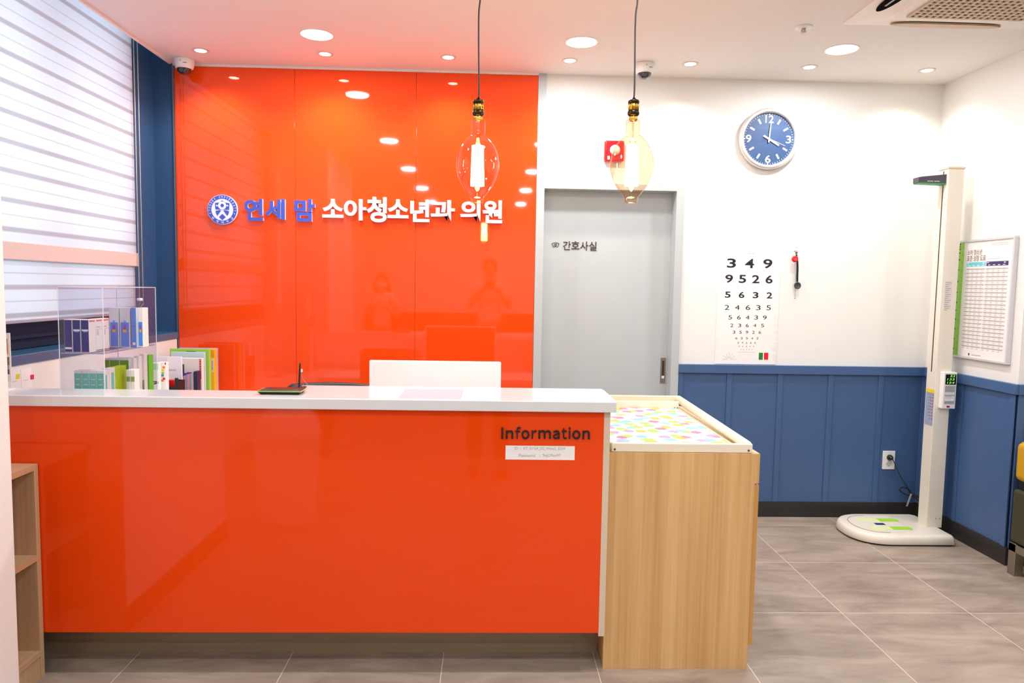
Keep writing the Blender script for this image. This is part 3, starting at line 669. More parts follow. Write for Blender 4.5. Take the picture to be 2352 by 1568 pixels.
def lens_poly(L_, w_): return [(L_*math.cos(a_)*(1), w_*math.sin(a_)*(1 if True else 0)) for a_ in [2*math.pi*i/28 for i in range(28)]]
for k, (dx, dy) in enumerate(((-1, 0), (0, 1), (1, 0), (0, -1))):
    c = Vector((axc+dx*.415, ayc+dy*.415, ZC-.014)); u_ = Vector((abs(dy), abs(dx), 0)); v_ = Vector((dx, dy, 0))
    nn = (v_+Vector((0, 0, .0))).normalized(); tilt_v = (v_*1.0+Z_*.13).normalized()
    m = MB(); pts = [(x*(1), y) for x, y in [(math.copysign(abs(math.cos(a_))**.6, math.cos(a_))*.27, math.sin(a_)*(.045 if k == 1 else .032)) for a_ in [2*math.pi*i/32 for i in range(32)]]]
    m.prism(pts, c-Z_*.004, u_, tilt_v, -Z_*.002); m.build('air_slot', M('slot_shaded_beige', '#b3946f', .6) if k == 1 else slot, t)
    m = MB(); m.box(c.x-(abs(dy)*.2+abs(dx)*.004), c.x+(abs(dy)*.2+abs(dx)*.004), c.y-(abs(dx)*.2+abs(dy)*.004), c.y+(abs(dx)*.2+abs(dy)*.004), c.z-.009, c.z-.006) if k != 1 else m.prism([(x*.99, y*.8) for x, y in pts], c-Z_*.0063, u_, tilt_v, -Z_*.003)
    m.build('vane', M('vane_beige', '#cbb39a', .5) if k == 1 else M('vane_grey', '#9a938e', .4), t)
p = at(1900, 0, Z=ZC)
m = MB(); m.box(p.x-.45, p.x, p.y-.45, p.y, ZC-.003, ZC); struct(m, 'trim_access_panel', ceil_paint)
#==BLIND==
XB = -2.03; BY0, BY1 = 2.46, 4.185
bt = thing('zebra_blind', (XB, 3.3, 2.9), 'white translucent zebra roller blind with beige bottom bar over the left window', 'blind')
def sheet(name, x, z0, z1, y0, y1):
    m = MB(); v = [m.b.verts.new(p) for p in ((x, y0, z0), (x, y1, z0), (x, y1, z1), (x, y0, z1))]; m.face(v)
    o = m.build(name, blind_fabric, bt, org=(0, 0, 0)); return o
sheet('fabric', XB, 1.60, 3.02, BY0, BY1)
sheet('fabric', XB-.012, 1.285, 1.60, BY0, BY1+.003)
m = MB(); m.box(XB-.008, XB+.010, BY0, BY1+.004, 1.545, 1.622, .004); m.build('bottom_bar', M('beige_rail', '#d8cac6', .45), bt)
m = MB(); m.box(XB-.016, XB-.006, BY0, BY1+.004, 1.272, 1.287, .003); m.build('lower_bar', M('grey_rail', '#9fa0ab', .45), bt)
m = MB(); m.cyl((XB-.01, BY0, 3.02), (XB-.01, BY1, 3.02), .02, 16); m.build('roller', white_pl, bt)
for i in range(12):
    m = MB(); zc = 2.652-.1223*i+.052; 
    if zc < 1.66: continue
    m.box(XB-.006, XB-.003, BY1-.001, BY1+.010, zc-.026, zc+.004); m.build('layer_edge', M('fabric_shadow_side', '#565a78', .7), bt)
for i, px_ in enumerate((313.5, 322)):
    p = at(px_, 400, X=XB+.02); m = MB()
    m.tube([(XB+.02, p.y, 2.95), (XB+.02, p.y+.002, 1.33)], .0028, 8); o = m.build('pull_cord', M('pale_bead_cord', '#b9bfb4', .35), bt)
m = MB(); m.tube([(XB+.02, at(313.5, 400, X=XB+.02).y, 1.33), (XB+.02, at(318, 700, X=XB+.02).y, 1.30), (XB+.02, at(322, 400, X=XB+.02).y+.002, 1.33)], .0028, 8); m.build('pull_cord', MATS['pale_bead_cord'], bt)
#==CHANGING TABLE==
CX0, CX1, CF, CB = .4575, 1.022, 2.64, 3.72
cb = thing('changing_cabinet', (.74, 3.1, 0), 'light oak laminate cabinet at the right end of the reception counter', 'cabinet')
m = MB(); m.box(CX0, CX1, CF, CF+.022, 0, .735, .0004); m.box(CX0, CX1+.016, CF, CF+.022, .735, .8495, .0004); m.box(CX0, CX1-.02, CF+.022, CB, .09, .822); m.box(CX0+.005, CX1-.05, CF+.03, CB-.02, 0, .09); m.box(CX0, CX1, CB-.022, CB, 0, .848, .0008)
m.build('carcass', oak, cb)
m = MB(); m.box(CX0, CX1+.016, CF+.0225, CB+.001, .825, .8495, .0004); m.box(CX1, CX1+.016, CF+.0225, CB, .735, .825, .0005); m.build('top', wood('oak_laminate_flat', '#c29a66', '#e0bd8a', 'Y'), cb)
for i in range(2):
    y0 = CF+.003+i*.538; m = MB(); m.box(CX1+.001, CX1+.018, y0, y0+.533, .095, .728, .0008); dr = m.build('door', wood('oak_laminate_side', '#c08a4a', '#cf9d5c'), cb)
    m = MB(); m.box(CX1+.018, CX1+.03, y0+(.44 if i == 0 else .08), y0+(.45 if i == 0 else .09), .55, .67, .001); m.build('handle', steel, dr)
tb = thing('changing_table', (.74, 3.1, .8495), 'cream wooden railed baby changing tray on top of the oak cabinet', 'changing table')
cream_w = M('cream_painted_wood', '#ece3cd', .4); cream_d = M('cream_side', '#e3d6b4', .4)
ZA = .850
m = MB(); m.box(CX0+.012, CX1-.012, CF+.004, CF+.022, ZA, ZA+.036, .004); m.build('front_rail', cream_w, tb)
p1 = at(1405, 914, Z=.905); yb_ = 3.66
m = MB(); m.box(CX0+.012, CX1-.025, yb_, yb_+.018, ZA, ZA+.062, .004); m.build('back_rail', cream_w, tb)
m = MB(); m.box(CX0+.012, CX1-.055, yb_-.11, yb_-.09, ZA, ZA+.050, .003); m.build('cross_rail', cream_w, tb)
m = MB(); m.tube([(CX1-.028, CF+.022, ZA+.026), (CX1-.028, yb_, ZA+.046)], .019, 20); m.build('side_rail', cream_w, tb)
m = MB(); m.box(CX1-.062, CX1-.052, CF+.022, yb_-.01, ZA, ZA+.014, .001); m.box(CX1-.045, CX1-.012, CF+.022, yb_, ZA, ZA+.006); m.build('rail_track', cream_d, tb)
m = MB(); m.box(CX0+.012, CX0+.024, CF+.022, yb_, ZA, ZA+.030, .002); m.build('left_rail', cream_w, tb)
m = MB(); m.box(CX0+.026, CX1-.066, CF+.024, yb_-.112, ZA, ZA+.018, .006); m.build('mat', pastel, tb)
for x in (CX0+.024, CX1-.028):
    m = MB(); m.use(M('screw_ring', '#c9b48c', .4)).cyl((x, CF+.0045, ZA+.011), (x, CF+.003, ZA+.011), .0052, 16); m.use(M('screw_dark', '#5a4638', .4)).cyl((x, CF+.0032, ZA+.011), (x, CF+.0025, ZA+.011), .0038, 12)
    m.build('screw', None, tb)
m = MB(); m.use(cream_w).box(CX1-.085, CX1-.055, yb_-.112, yb_-.110, ZA+.006, ZA+.032)
for x in (CX1-.077, CX1-.063): m.use(MATS['screw_dark']).cyl((x, yb_-.112, ZA+.02), (x, yb_-.1135, ZA+.02), .0025, 10)
m.build('bracket', None, tb)
#==WALL ITEMS==
# clock
c1 = at(1768, 318, Y=YB-.04); CK = Vector((c1.x, YB, c1.z)); RC = .187
t = thing('wall_clock', CK, 'round blue wall clock with white numerals and silver rim', 'clock')
alu = M('satin_aluminium', '#dcd8d5', .3, metal=.6)
m = MB(); m.lathe(CK, -Y_, [(RC-.004, 0), (RC, .012), (RC, .034), (RC-.006, .042), (RC-.020, .044), (RC-.026, .038), (RC-.028, .022)], 72, False); m.build('rim', alu, t)
m = MB(); m.cyl(CK, CK-Y_*.022, RC-.024, 64); m.build('dial', M('clock_blue', '#25497a', .5), t)
OD = CK-Y_*.022; RI = RC-.028
m = MB(); wm = M('clock_white', '#ecebe4', .5); m.use(wm)
def pol(a, r): return OD+X_*math.sin(math.radians(a))*r+Z_*math.cos(math.radians(a))*r
for k in range(12):
    if k % 3:
        a_ = k*30; d_ = Vector((math.sin(math.radians(a_)), 0, math.cos(math.radians(a_)))); s_ = Vector((d_.z, 0, -d_.x))
        m.prism([(-.0055, .106*RI/.159*1.0), (.0055, .106*RI/.159), (.0055, .138*RI/.159), (-.0055, .138*RI/.159)], OD, s_, d_, -Y_*.0012)
for k in range(60):
    a_ = k*6; d_ = Vector((math.sin(math.radians(a_)), 0, math.cos(math.radians(a_)))); s_ = Vector((d_.z, 0, -d_.x))
    if k % 15 == 0: p = OD+d_*RI*.955; m.cyl(p, p-Y_*.001, .0045, 12)
    else: m.prism([(-.001, RI*.93), (.001, RI*.93), (.001, RI*.975), (-.001, RI*.975)], OD, s_, d_, -Y_*.001)
nh = .047
for s_, dx, dz, w_ in (('12', 0, RI*.62, .052), ('3', RI*.79, -nh/2, .033), ('6', 0, -RI*.92, .034), ('9', -RI*.80, -nh/2, .034)):
    m.text(s_, OD+X_*(dx-w_/2)+Z_*dz, X_, Z_, w_, nh, .0012, offset=.012)
m.build('numerals', None, t)
def hand(name, a_, l0, l1, w_, y, w2=None):
    d_ = Vector((math.sin(math.radians(a_)), 0, math.cos(math.radians(a_)))); s_ = Vector((d_.z, 0, -d_.x)); m = MB()
    w2 = w2 or w_; m.prism([(-w_, -l0), (w_, -l0), (w2, l1), (-w2, l1)], OD-Y_*y, s_, d_, -Y_*.0015); m.build(name, wm, t)
hand('hour_hand', 120.5, .038, .075, .0055, .004); hand('minute_hand', 4.5, .022, .098, .0042, .008, .0026); hand('second_hand', 112, .045, .11, .0008, .011)
m = MB(); m.cyl(OD, OD-Y_*.012, .006, 16); m.build('hub', wm, t)
m = MB(); m.lathe(CK, -Y_, [(RC-.02, .030), (RC-.08, .0312), (.0, .0316)], 64, False); m.build('glass', clear_mat('clock_glass', '#ffffff', .25), t)
# eye chart
A = at(1650, 569, Y=YB); B_ = at(1793, 575, Y=YB); C_ = at(1642, 836, Y=YB); D_ = at(1782, 839, Y=YB)
t = thing('eye_chart', ((A.x+B_.x)/2, YB, 1.0), 'white vision test chart with rows of black numbers above the blue wainscot', 'eye chart')
ex0, ex1, ez0, ez1 = 1.447, 1.846, .995, 1.728
m = MB(); m.box(ex0, ex1, YB-.004, YB-.0005, ez0, ez1, .0012); m.build('board', M('chart_white', '#f3f0ee', .4), t)
YE = YB-.004
def cz(x, y): # chart zoom px (5.227 px per photo px from 1620,560)
    return at(1620+x/5.227, 560+y/5.227, Y=YE)
rows_ = [(('349'), 178, 290, [(258, 366), (475, 584), (692, 802)], 1.15), ('9526', 372, 470, [(238, 330), (400, 488), (560, 648), (722, 806)], 1), ('5632', 576, 650, [(234, 302), (400, 468), (568, 636), (734, 802)], 1),
         ('24635', 734, 792, [(230, 286), (356, 410), (484, 538), (608, 662), (732, 786)], 1), ('56439', 858, 906, [(276, 320), (380, 424), (484, 528), (588, 632), (690, 736)], 1), ('23645', 958, 998, [(300, 336), (392, 430), (484, 520), (576, 610), (668, 704)], 1),
         ('35926', 1042, 1078, [(328, 358), (408, 436), (484, 514), (562, 592), (640, 668)], 1), ('63542', 1120, 1145, [(360, 384), (422, 446), (486, 510), (550, 572), (612, 636)], 1), ('39265', 1177, 1197, [(384, 402), (438, 454), (486, 504), (538, 554), (588, 606)], 1),
         ('96325', 1222, 1236, [(400, 412), (442, 456), (486, 500), (530, 542), (574, 586)], 1), ('56392', 1262, 1272, [(420, 430), (454, 464), (488, 498), (522, 532), (556, 566)], 1)]
for ri, (s_, y0, y1, xs, kk) in enumerate(rows_):
    m = MB(); m.use(ink)
    for i, (chh, (x0, x1)) in enumerate(zip(s_, xs)):
        dy = (x0-500)*.018 if y1-y0 > 60 else (x0-500)*.006
        yb0 = y0+dy; yb1 = y1+dy
        P_ = cz(x0, yb1); Q_ = cz(x1, yb1); T_ = cz(x0, yb0)
        m.text(chh, (P_.x, YE, P_.z), X_, Z_, Q_.x-P_.x, T_.z-P_.z, .0004, offset=.02 if y1-y0 > 60 else 0, res=5)
        if ri < 7: m.build('number', None, t); m = MB(); m.use(ink)
    if ri >= 7: m.build('small_number_row', None, t)
    else: m.b.free()
m = MB(); m.use(grey_ink)
def dash(m, x0, x1, y, th=3): P_ = cz(x0, y); Q_ = cz(x1, y); m.box(P_.x, Q_.x, YE-.0004, YE, P_.z-th*.0001, P_.z+th*.0001)
dash(m, 392, 588, 1298, 5)
cc_ = cz(285, 1384)
for a_ in (0, 30, 60, 90, 120, 150, 180):
    d_ = Vector((math.cos(math.radians(a_)), 0, math.sin(math.radians(a_)))); n_ = Vector((-d_.z, 0, d_.x)); m.prism([(.008, -.0006), (.0445, -.0006), (.0445, .0006), (.008, .0006)], (cc_.x, YE, cc_.z), d_, n_, -Y_*.0004)
for r_, (n_, y, xa, st) in enumerate([(5, 1330, 420, 34), (4, 1360, 434, 36), (5, 1386, 446, 21)]):
    for i in range(n_): dash(m, xa+i*st, xa+i*st+6, y, 8-r_*2)
dash(m, 620, 830, 1445, 4)
m.text('TABINA', (cz(478, 120).x, YE, cz(478, 120).z), X_, Z_, cz(590, 120).x-cz(478, 120).x, .007, .0003); dash(m, 485, 580, 134, 2)
p = cz(532, 90); m.annulus((p.x, YE, p.z), X_, Z_, -Y_*.0003, .0025, .0045, 20, math.pi, 2*math.pi)
m.build('grey_print', None, t)
m = MB(); m.use(pale_ink); xl = lambda y: 178-(y-200)*.035
for y in (215, 232, 415, 606, 757, 872, 965, 1052, 1130, 1185, 1230, 1265, 1328, 1355, 1382):
    x = xl(y); dash(m, x-14, x+12, y, 4); dash(m, x-8, x+8, y+8, 3)
    x = 866-(y-230)*.034; dash(m, x-18, x+16, y+8, 4); dash(m, x-12, x+16, y+18, 3); dash(m, x-16, x+14, y-4, 2)
m.build('scale_print', None, t)
for c_, (x0, x1) in ((green_p, (640, 692)), (red_p, (702, 757))):
    P_ = cz(x0, 1389); Q_ = cz(x1, 1306); m = MB(); m.box(P_.x, Q_.x, YE-.0005, YE, P_.z, Q_.z); m.use(M('dark_line', '#223020', .5)).annulus(((P_.x+Q_.x)/2, YE-.0005, (P_.z+Q_.z)/2), X_, Z_, -Y_*.0002, .004, .0046, 20)
    m.mats = [c_, c_]; m.build('colour_patch', None, t)
# hook, occluder, red tape
p = at(1828.5, 570, Y=YB)
t = thing('adhesive_hook', (p.x, YB, p.z), 'small clear white adhesive hook right of the vision chart', 'hook')
m = MB(); m.box(p.x-.015, p.x+.015, YB-.005, YB, p.z-.018, p.z+.018, .003); m.tube(bez([(p.x, YB-.005, p.z-.005), (p.x, YB-.012, p.z-.014), (p.x, YB-.018, p.z-.022), (p.x, YB-.024, p.z-.014)]), .003, 8); m.build('body', M('hook_white', '#efe8e0', .3), t)
m = MB(); m.box(p.x-.010, p.x+.008, YB-.0055, YB-.005, p.z+.002, p.z+.004); m.build('print', grey_ink, t)
YO = YB-.022
g = lambda x, y: at(1600+x/9.046, 560+y/9.046, Y=YO)
t = thing('eye_occluder', g(2075, 200), 'black paddle-shaped eye occluder hanging from the adhesive hook', 'eye occluder')
m = MB(); L1 = bez([g(2073, 215), g(2090, 330), g(2096, 500), g(2092, 650), g(2090, 790)], 6); hw = .0045
rows = [[m.b.verts.new((p.x+sx*hw*(1.3 if i > 3 else .9), p.y+sy*.003, p.z)) for sx, sy in ((-1, -1), (1, -1), (1, 1), (-1, 1))] for i, p in enumerate(L1)]; m.loft(rows)
e = g(2073, 188); m.annulus(e+Y_*.003, X_, Z_, -Y_*.006, .0022, .0058, 20); m.build('handle', black_pl, t)
m = MB(); e = g(2096, 865); m.lathe(e+Y_*.004, -Y_, [(.0210, 0), (.0222, .003), (.0222, .006), (.019, .008), (.017, .0065), (0, .006)], 36); m.build('paddle', M('dark_grey_plastic', '#3b3e3c', .45), t)
t = thing('pull_cord_reel', g(2030, 315)-Y_*.012, 'round red retractable reel with thin cord hanging beside the black occluder', 'cord reel')
m = MB(); e = g(2030, 315)-Y_*.004; m.lathe(e, -Y_, [(.0195, 0), (.0205, .004), (.0205, .009), (.018, .013), (.010, .0145), (.009, .0135), (0, .0135)], 36); m.build('case', M('red_plastic', '#d80f1c', .3), t)
m = MB(); m.annulus(e-Y_*.0142, X_, Z_, -Y_*.0006, .0045, .0062, 20, .6, 4.5); m.box(e.x-.0008, e.x+.0008, e.y-.0150, e.y-.0138, e.z-.006, e.z+.006); m.build('mark', M('pale_red', '#ff8a86', .4), t)
m = MB(); m.tube([g(2042, 400), g(2050, 700), g(2046, 1105)], .0011, 6); m.build('cord', M('steel_cord', '#8c98a4', .35, metal=.5), t)
m = MB(); q = g(2042, 1130); m.cyl((q.x, q.y, q.z-.003), (q.x, q.y, q.z+.003), .0022, 10); m.build('tip', M('dark_red_tip', '#7c1c1a', .4), t)
# fire alarm bell
a = at(1387, 325, Y=YB); b_ = at(1387, 372, Y=YB); q = b_.z; sz = a.z-q
t = thing('fire_alarm', (a.x+sz/2, YB, q), 'square red fire alarm sounder partly behind the right pendant bulb', 'fire alarm')
m = MB(); m.box(a.x, a.x+sz*.98, YB-.045, YB, q, a.z, .010, 3); m.build('housing', MATS['red_plastic'], t)
m = MB(); c = Vector((a.x+sz/2, YB-.045, q+sz*.52)); m.lathe(c, -Y_, [(.032, 0), (.031, .012), (.022, .024), (.008, .028)], 28); m.build('strobe', M('strobe_white', '#e9e4e0', .2), t)
m = MB(); m.box(c.x-.045, c.x-.03, YB-.0456, YB-.045, q+.008, q+.03); m.build('mark', M('mark_white', '#f5c8b0', .4), t)
# outlet, plug and cord
a = at(2028, 1035, Y=YB-.01); b_ = at(2053, 1077, Y=YB-.01)
t = thing('wall_outlet', ((a.x+b_.x)/2, YB, b_.z), 'white double wall socket low on the blue wainscot', 'socket')
YO = YB-.006; m = MB(); m.box(a.x, b_.x, YO-.011, YO, b_.z, a.z, .002); m.build('plate', white_pl, t)
ocx = (a.x+b_.x)/2; zt_, zb_ = b_.z+(a.z-b_.z)*.66, b_.z+(a.z-b_.z)*.32
for i, z in enumerate((zt_, zb_)):
    m = MB(); m.annulus((ocx, YO-.011, z), X_, Z_, -Y_*.0012, .0175, .020, 28); m.cyl((ocx, YO-.0105, z), (ocx, YO-.0114, z), .0172, 24)
    s_ = m.build('socket', M('socket_grey', '#cfcfd3', .4), t)
    if i:
        m = MB()
        for dx, dz in ((-.006, -.003), (.006, .002)): m.cyl((ocx+dx, YO-.0112, z+dz), (ocx+dx, YO-.0122, z+dz), .0026, 10)
        m.box(ocx-.003, ocx+.003, YO-.0122, YO-.011, z+.013, z+.016); m.box(ocx-.003, ocx+.003, YO-.0122, YO-.011, z-.016, z-.013); m.build('pin_hole', ink, t)
t = thing('power_cord', (ocx, YO-.02, zt_), 'black plug and coiled power cord running from the socket to the height scale', 'power cord')
m = MB(); m.lathe((ocx+.002, YO-.0125, zt_), -Y_, [(.018, 0), (.018, .012), (.013, .022), (.008, .03), (.003, .034)], 24); m.build('plug', black_pl, t)
G2 = lambda x, y, Y=4.44: at(1900+x/4.9, 1000+y/4.9, Y=Y)
m = MB(); m.tube(bez([(ocx+.004, YO-.04, zt_-.004), G2(740, 270, 4.46), G2(820, 450, 4.46), G2(905, 585, 4.45), G2(935, 660), G2(1000, 705), G2(1060, 760, 4.3)], 8), .0028, 8)
for k in range(3):
    m.tube(bez([G2(1040, 705-8*k, 4.35), G2(960, 660-6*k), G2(900, 600-5*k), G2(840, 580+4*k), G2(815, 600+4*k), G2(835, 630+5*k), G2(900, 665+3*k), G2(960, 675+6*k), G2(1040, 730+8*k, 4.35)], 6), .0026, 8)
m.build('cord', MATS['black_cord'], t)
m = MB(); p, q = G2(945, 655, 4.42), G2(895, 795, 4.46); m.prism([(-.0055, 0), (.0055, 0), (.0055, 1), (-.0055, 1)], p, X_, q-p, -Y_*.002); m.build('tie_strap', M('white_strap', '#d8dcdc', .5), t)
# poster on right wall
t = thing('growth_chart_poster', (XR, 4.03, 1.1), 'framed Korean growth table poster with a green ruler strip on the right wall', 'poster')
py0, py1 = at(2331, 545, X=XR-.026).y, at(2196, 556, X=XR-.026).y; pzb, pzt = 1.09, 1.785
m = MB(); fr_ = .012
for q in ((py0, py1, pzt-fr_, pzt), (py0, py1, pzb, pzb+fr_), (py0, py0+fr_, pzb+fr_+.0002, pzt-fr_-.0002), (py1-fr_*.5, py1, pzb+fr_+.0002, pzt-fr_-.0002)): m.box(XR-.026, XR, q[0], q[1], q[2], q[3], .001)
m.build('frame', M('silver_frame', '#d5d5da', .35, metal=.3), t)
XP = XR-.018
m = MB(); m.box(XP, XR-.002, py0+fr_, py1-fr_, pzb+fr_, pzt-fr_); m.build('sheet', M('poster_white', '#eceae8', .35), t)
# poster coordinates: u runs to the viewer (-Y), v up
pw_, ph_ = py1-py0-2*fr_, pzt-pzb-2*fr_
O_ = Vector((XP, py1-fr_, pzb+fr_)); U_, V_ = -Y_, Z_
def pbox(m, u0, u1, v0, v1, d=.0005): m.box(XP-d, XP, O_.y-u1*pw_, O_.y-u0*pw_, O_.z+v0*ph_, O_.z+v1*ph_)
m = MB(); pbox(m, 0, .125, 0, 1); m.build('ruler_strip', M('lime_green', '#8fc83a', .4), t)
m = MB(); m.use(ink)
for v in (.985, .965, .945, .91, .85): pbox(m, .01, .05, v-.006, v+.005, .0009)
for v in (.76, .655, .56, .47, .40, .32, .235, .145, .055): pbox(m, .01, .045, v-.005, v+.005, .0009)
m.use(M('sky_mark', '#5bc0e8', .4))
for v in (.775, .72, .665, .575, .485, .385, .305, .22, .13, .04): pbox(m, .008, .05, v-.004, v+.006, .0008)
m.use(M('olive_mark', '#5f8a2a', .4))
for i in range(15): pbox(m, .085, .105, .95-.065*i, .955-.065*i, .0008)
m.build('ruler_marks', None, t)
br = M('title_brown', '#7a5a50', .5)
m = MB(); m.use(br)
def ptext(m, s, u, v, h, w=None, off=0, d=.0005): m.text(s, (XP-.0002, O_.y-u*pw_, O_.z+v*ph_), U_, V_, w*pw_ if w else None, h*ph_, d, offset=off)
ptext(m, '소아 청소년', .19, .885, .045, .27, .01); ptext(m, '표준 성장 도표', .19, .83, .05, .345, .012)
m.build('title', None, t)
m = MB(); m.use(pale_ink)
for v, a_, b2 in ((.972, .62, .9), (.958, .62, .93), (.845, .56, .8)): pbox(m, a_, b2, v-.003, v+.002)
m.build('small_print', None, t)
for ua, ub, us, ud in ((.19, .535, .205, .085), (.55, .93, .57, .092)):
    m = MB(); m.use(M('stripe_grey', '#c2b9b8', .5))
    for i in range(21): pbox(m, ua, ub, .755-.0335*i, .768-.0335*i)
    m.use(M('small_digits', '#9a9394', .5))
    for i in range(42):
        for k in range(4):
            u = us+ud*k; v = .76-.01675*i; pbox(m, u, u+.035, v, v+.0035, .0007)
    m.build('printed_column', None, t)
for c_, u0, u1 in ((M('teal_head', '#6cc6d4', .4), .19, .54), (M('purple_head', '#37245f', .4), .555, .93)):
    m = MB(); pbox(m, u0, u1, .785, .822); m.build('table_header', c_, t)
for u0 in (.2, .565):
    m = MB(); m.use(paper); pbox(m, u0, u0+.035, .810, .816, .0008); pbox(m, u0+.29, u0+.32, .808, .816, .0008)
    for k in range(4): pbox(m, u0+.02+.085*k, u0+.06+.085*k, .791, .796, .0008)
    m.build('header_text', None, t)
m = MB(); m.use(ink); p = (XP, O_.y-.34*pw_, O_.z+.024*ph_); m.annulus(p, U_, V_, -X_*.0006, .0001, .006, 14); pbox(m, .335, .345, .008, .02); m.use(grey_ink); pbox(m, .39, .56, .018, .023)
m.build('logo', None, t)
#==STADIOMETER==
t = thing('height_and_weight_scale', (2.6, 4.15, 0), 'tall cream height and weight measuring scale in the right corner', 'height scale')
m = MB()
def dshape(x0, x1, y0, y1, ins, n=20):
    x0 += ins; x1 -= ins; y0 += ins; y1 -= ins; R_ = (y1-y0)/2; cx_ = x0+R_*1.0; cy_ = (y0+y1)/2; P_ = [(x1-.02, y0), (x1, y0+.02), (x1, y1-.02), (x1-.02, y1)]
    for i in range(n+1):
        a_ = math.pi/2+math.pi*i/n; P_.append((cx_+R_*math.copysign(abs(math.cos(a_))**.85, math.cos(a_)), cy_+R_*math.copysign(abs(math.sin(a_))**.85, math.sin(a_))))
    return P_
bX0, bX1, bY0, bY1 = 2.165, 2.745, 3.965, 4.40
rg = []
for ins, z in ((.004, .008), (0, .012), (.006, .045), (.014, .056), (.024, .060)): rg.append([m.b.verts.new((x, y, z)) for x, y in dshape(bX0, bX1, bY0, bY1, ins)])
m.sm = True; m.loft(rg); m.sm = False; m.build('base', cream_pl, t)
m = MB(); rg = [[m.b.verts.new((x, y, z)) for x, y in dshape(bX0, bX1, bY0, bY1, ins)] for ins, z in ((.01, .0), (.006, .009))]; m.loft(rg); m.build('base_foot', black_pl, t)
m = MB(); m.use(cream_pl); P_ = dshape(bX0, bX1-.15, bY0, bY1, .062); rg = [[m.b.verts.new((x, y, z)) for x, y in P_] for z in (.060, .0612)]; m.loft(rg); m.use(ink)
for i in range(4, len(P_)-1):
    a_, b2 = Vector((*P_[i], .0612)), Vector((*P_[i+1], .0612)); d_ = (b2-a_)
    if d_.length > 1e-4: n_ = Vector((-d_.y, d_.x, 0)).normalized(); m.prism([(0, -.0012), (1, -.0012), (1, .0012), (0, .0012)], a_, d_, n_, Z_*.0006)
m.build('platform', None, t)
zz = .0613
for k, (x, y) in enumerate(((2.43, 4.255), (2.43, 4.105))):
    m = MB(); ft = [(-.13, .0), (-.12, .028), (-.08, .038), (-.03, .034), (0, .028), (0, -.028), (-.03, -.034), (-.08, -.038), (-.12, -.028)]
    m.use(M('pale_lime', '#e2ecb2', .5)).prism(ft, (x, y, zz), X_, Y_, Z_*.0006); m.use(M('lime_sole', '#a5d83f', .5)).prism([(.0, -.030), (.11, -.028), (.125, -.012), (.125, .012), (.11, .028), (.0, .030)], (x, y, zz), X_, Y_, Z_*.0006)
    m.build('footprint', None, t)
m = MB(); m.prism([(-.03, -.017), (.03, -.017), (.03, .017), (-.03, .017)], (2.40, 4.18, zz), X_, Y_, Z_*.0006); m.build('label_plate', M('navy_plate', '#1e2f6e', .4), t)
kx0, kx1, ky0, ky1, kz = 2.662, 2.757, 4.135, 4.225, 2.195
m = MB(); m.box(kx0, kx1, ky0, ky1, .055, kz, .003); m.build('column', cream_pl, t)
m = MB(); m.box(kx0-.003, kx1+.004, ky0-.003, ky1+.003, kz, kz+.012, .002); m.build('column_cap', M('cap_beige', '#dcc8ae', .4), t)
m = MB(); ym = (ky0+ky1)/2; m.box(kx0-.0012, kx0+.001, ym-.004, ym+.004, 1.0, kz-.01); m.build('slot', M('slot_brown', '#3a2418', .5), t)
m = MB(); ax0_ = kx0-.165; z_ = 2.115
m.prism([(0, 0), (.165, -.004), (.178, -.004), (.178, .024), (.168, .024), (.165, .05), (.02, .034), (0, .030)], (ax0_, ym-.028, z_), X_, Z_, Y_*.056); m.build('head_arm', M('arm_dark', '#41384a', .4), t)
m = MB(); m.prism([(.004, -.006), (.175, -.010), (.175, -.003), (.004, .001)], (ax0_, ym-.0285, z_), X_, Z_, Y_*.057); m.build('arm_pad', M('green_pad', '#1d8a45', .4), t)
m = MB(); m.use(M('arm_print', '#cfc4bd', .5)); m.text('Accuracy', (ax0_+.05, ym-.0282, z_+.006), X_, Z_, .033, .007, .0004) if False else None
for x0_, x1_ in ((.052, .088), (.094, .125)): m.box(ax0_+x0_, ax0_+x1_, ym-.0287, ym-.028, z_+.006, z_+.010)
m.build('arm_print', MATS['arm_print'], t)
# display unit on the column front
m = MB(); ux0, ux1 = kx0+.025, kx1+.012; a = at(2165, 854, Y=ky0-.03); b_ = at(2150, 938, Y=ky0-.03)
m.box(ux0, ux1, ky0-.035, ky0, b_.z, a.z, .004); m.build('display_unit', white_pl, t); uf = ky0-.0352
H_ = a.z-b_.z
m = MB(); m.box(ux0+.012, ux1-.006, uf-.0006, uf, b_.z+H_*.66, b_.z+H_*.94); m.build('screen', M('led_black', '#101410', .2), t)
m = MB(); led = M('led_green', (.30, .9, .10, 1), .5, emit=.55); m.use(led)
for i, s_ in enumerate(('52', '133', '154')): m.text(s_, (ux1-.010-.017*len(s_), uf-.0007, b_.z+H_*(.865-.09*i)), X_, Z_, .0150*len(s_), H_*.058, .0003, shear=.15)
m.build('digits', None, t)
m = MB(); m.use(M('unit_label', '#aeb0b4', .5)).box(ux0+.012, ux1-.008, uf-.0006, uf, b_.z+H_*.13, b_.z+H_*.63)
m.use(paper)
for v0, v1 in ((.38, .46), (.22, .345)): m.box(ux0+.014, ux1-.012, uf-.0009, uf-.0005, b_.z+H_*v0, b_.z+H_*v1)
m.use(grey_ink)
for v in (.59, .55, .51, .48, .44, .40, .365, .33, .30, .27, .18, .155): m.box(ux0+.016, ux1-.016-.01*(int(v*100) % 2), uf-.0012, uf-.0008, b_.z+H_*v, b_.z+H_*(v+.008))
m.build('unit_label', None, t)
m = MB(); m.box(ux0+.028, ux0+.045, uf-.004, uf, b_.z+H_*.04, b_.z+H_*.085, .001); m.build('power_switch', M('red_switch', '#b0160f', .3), t)
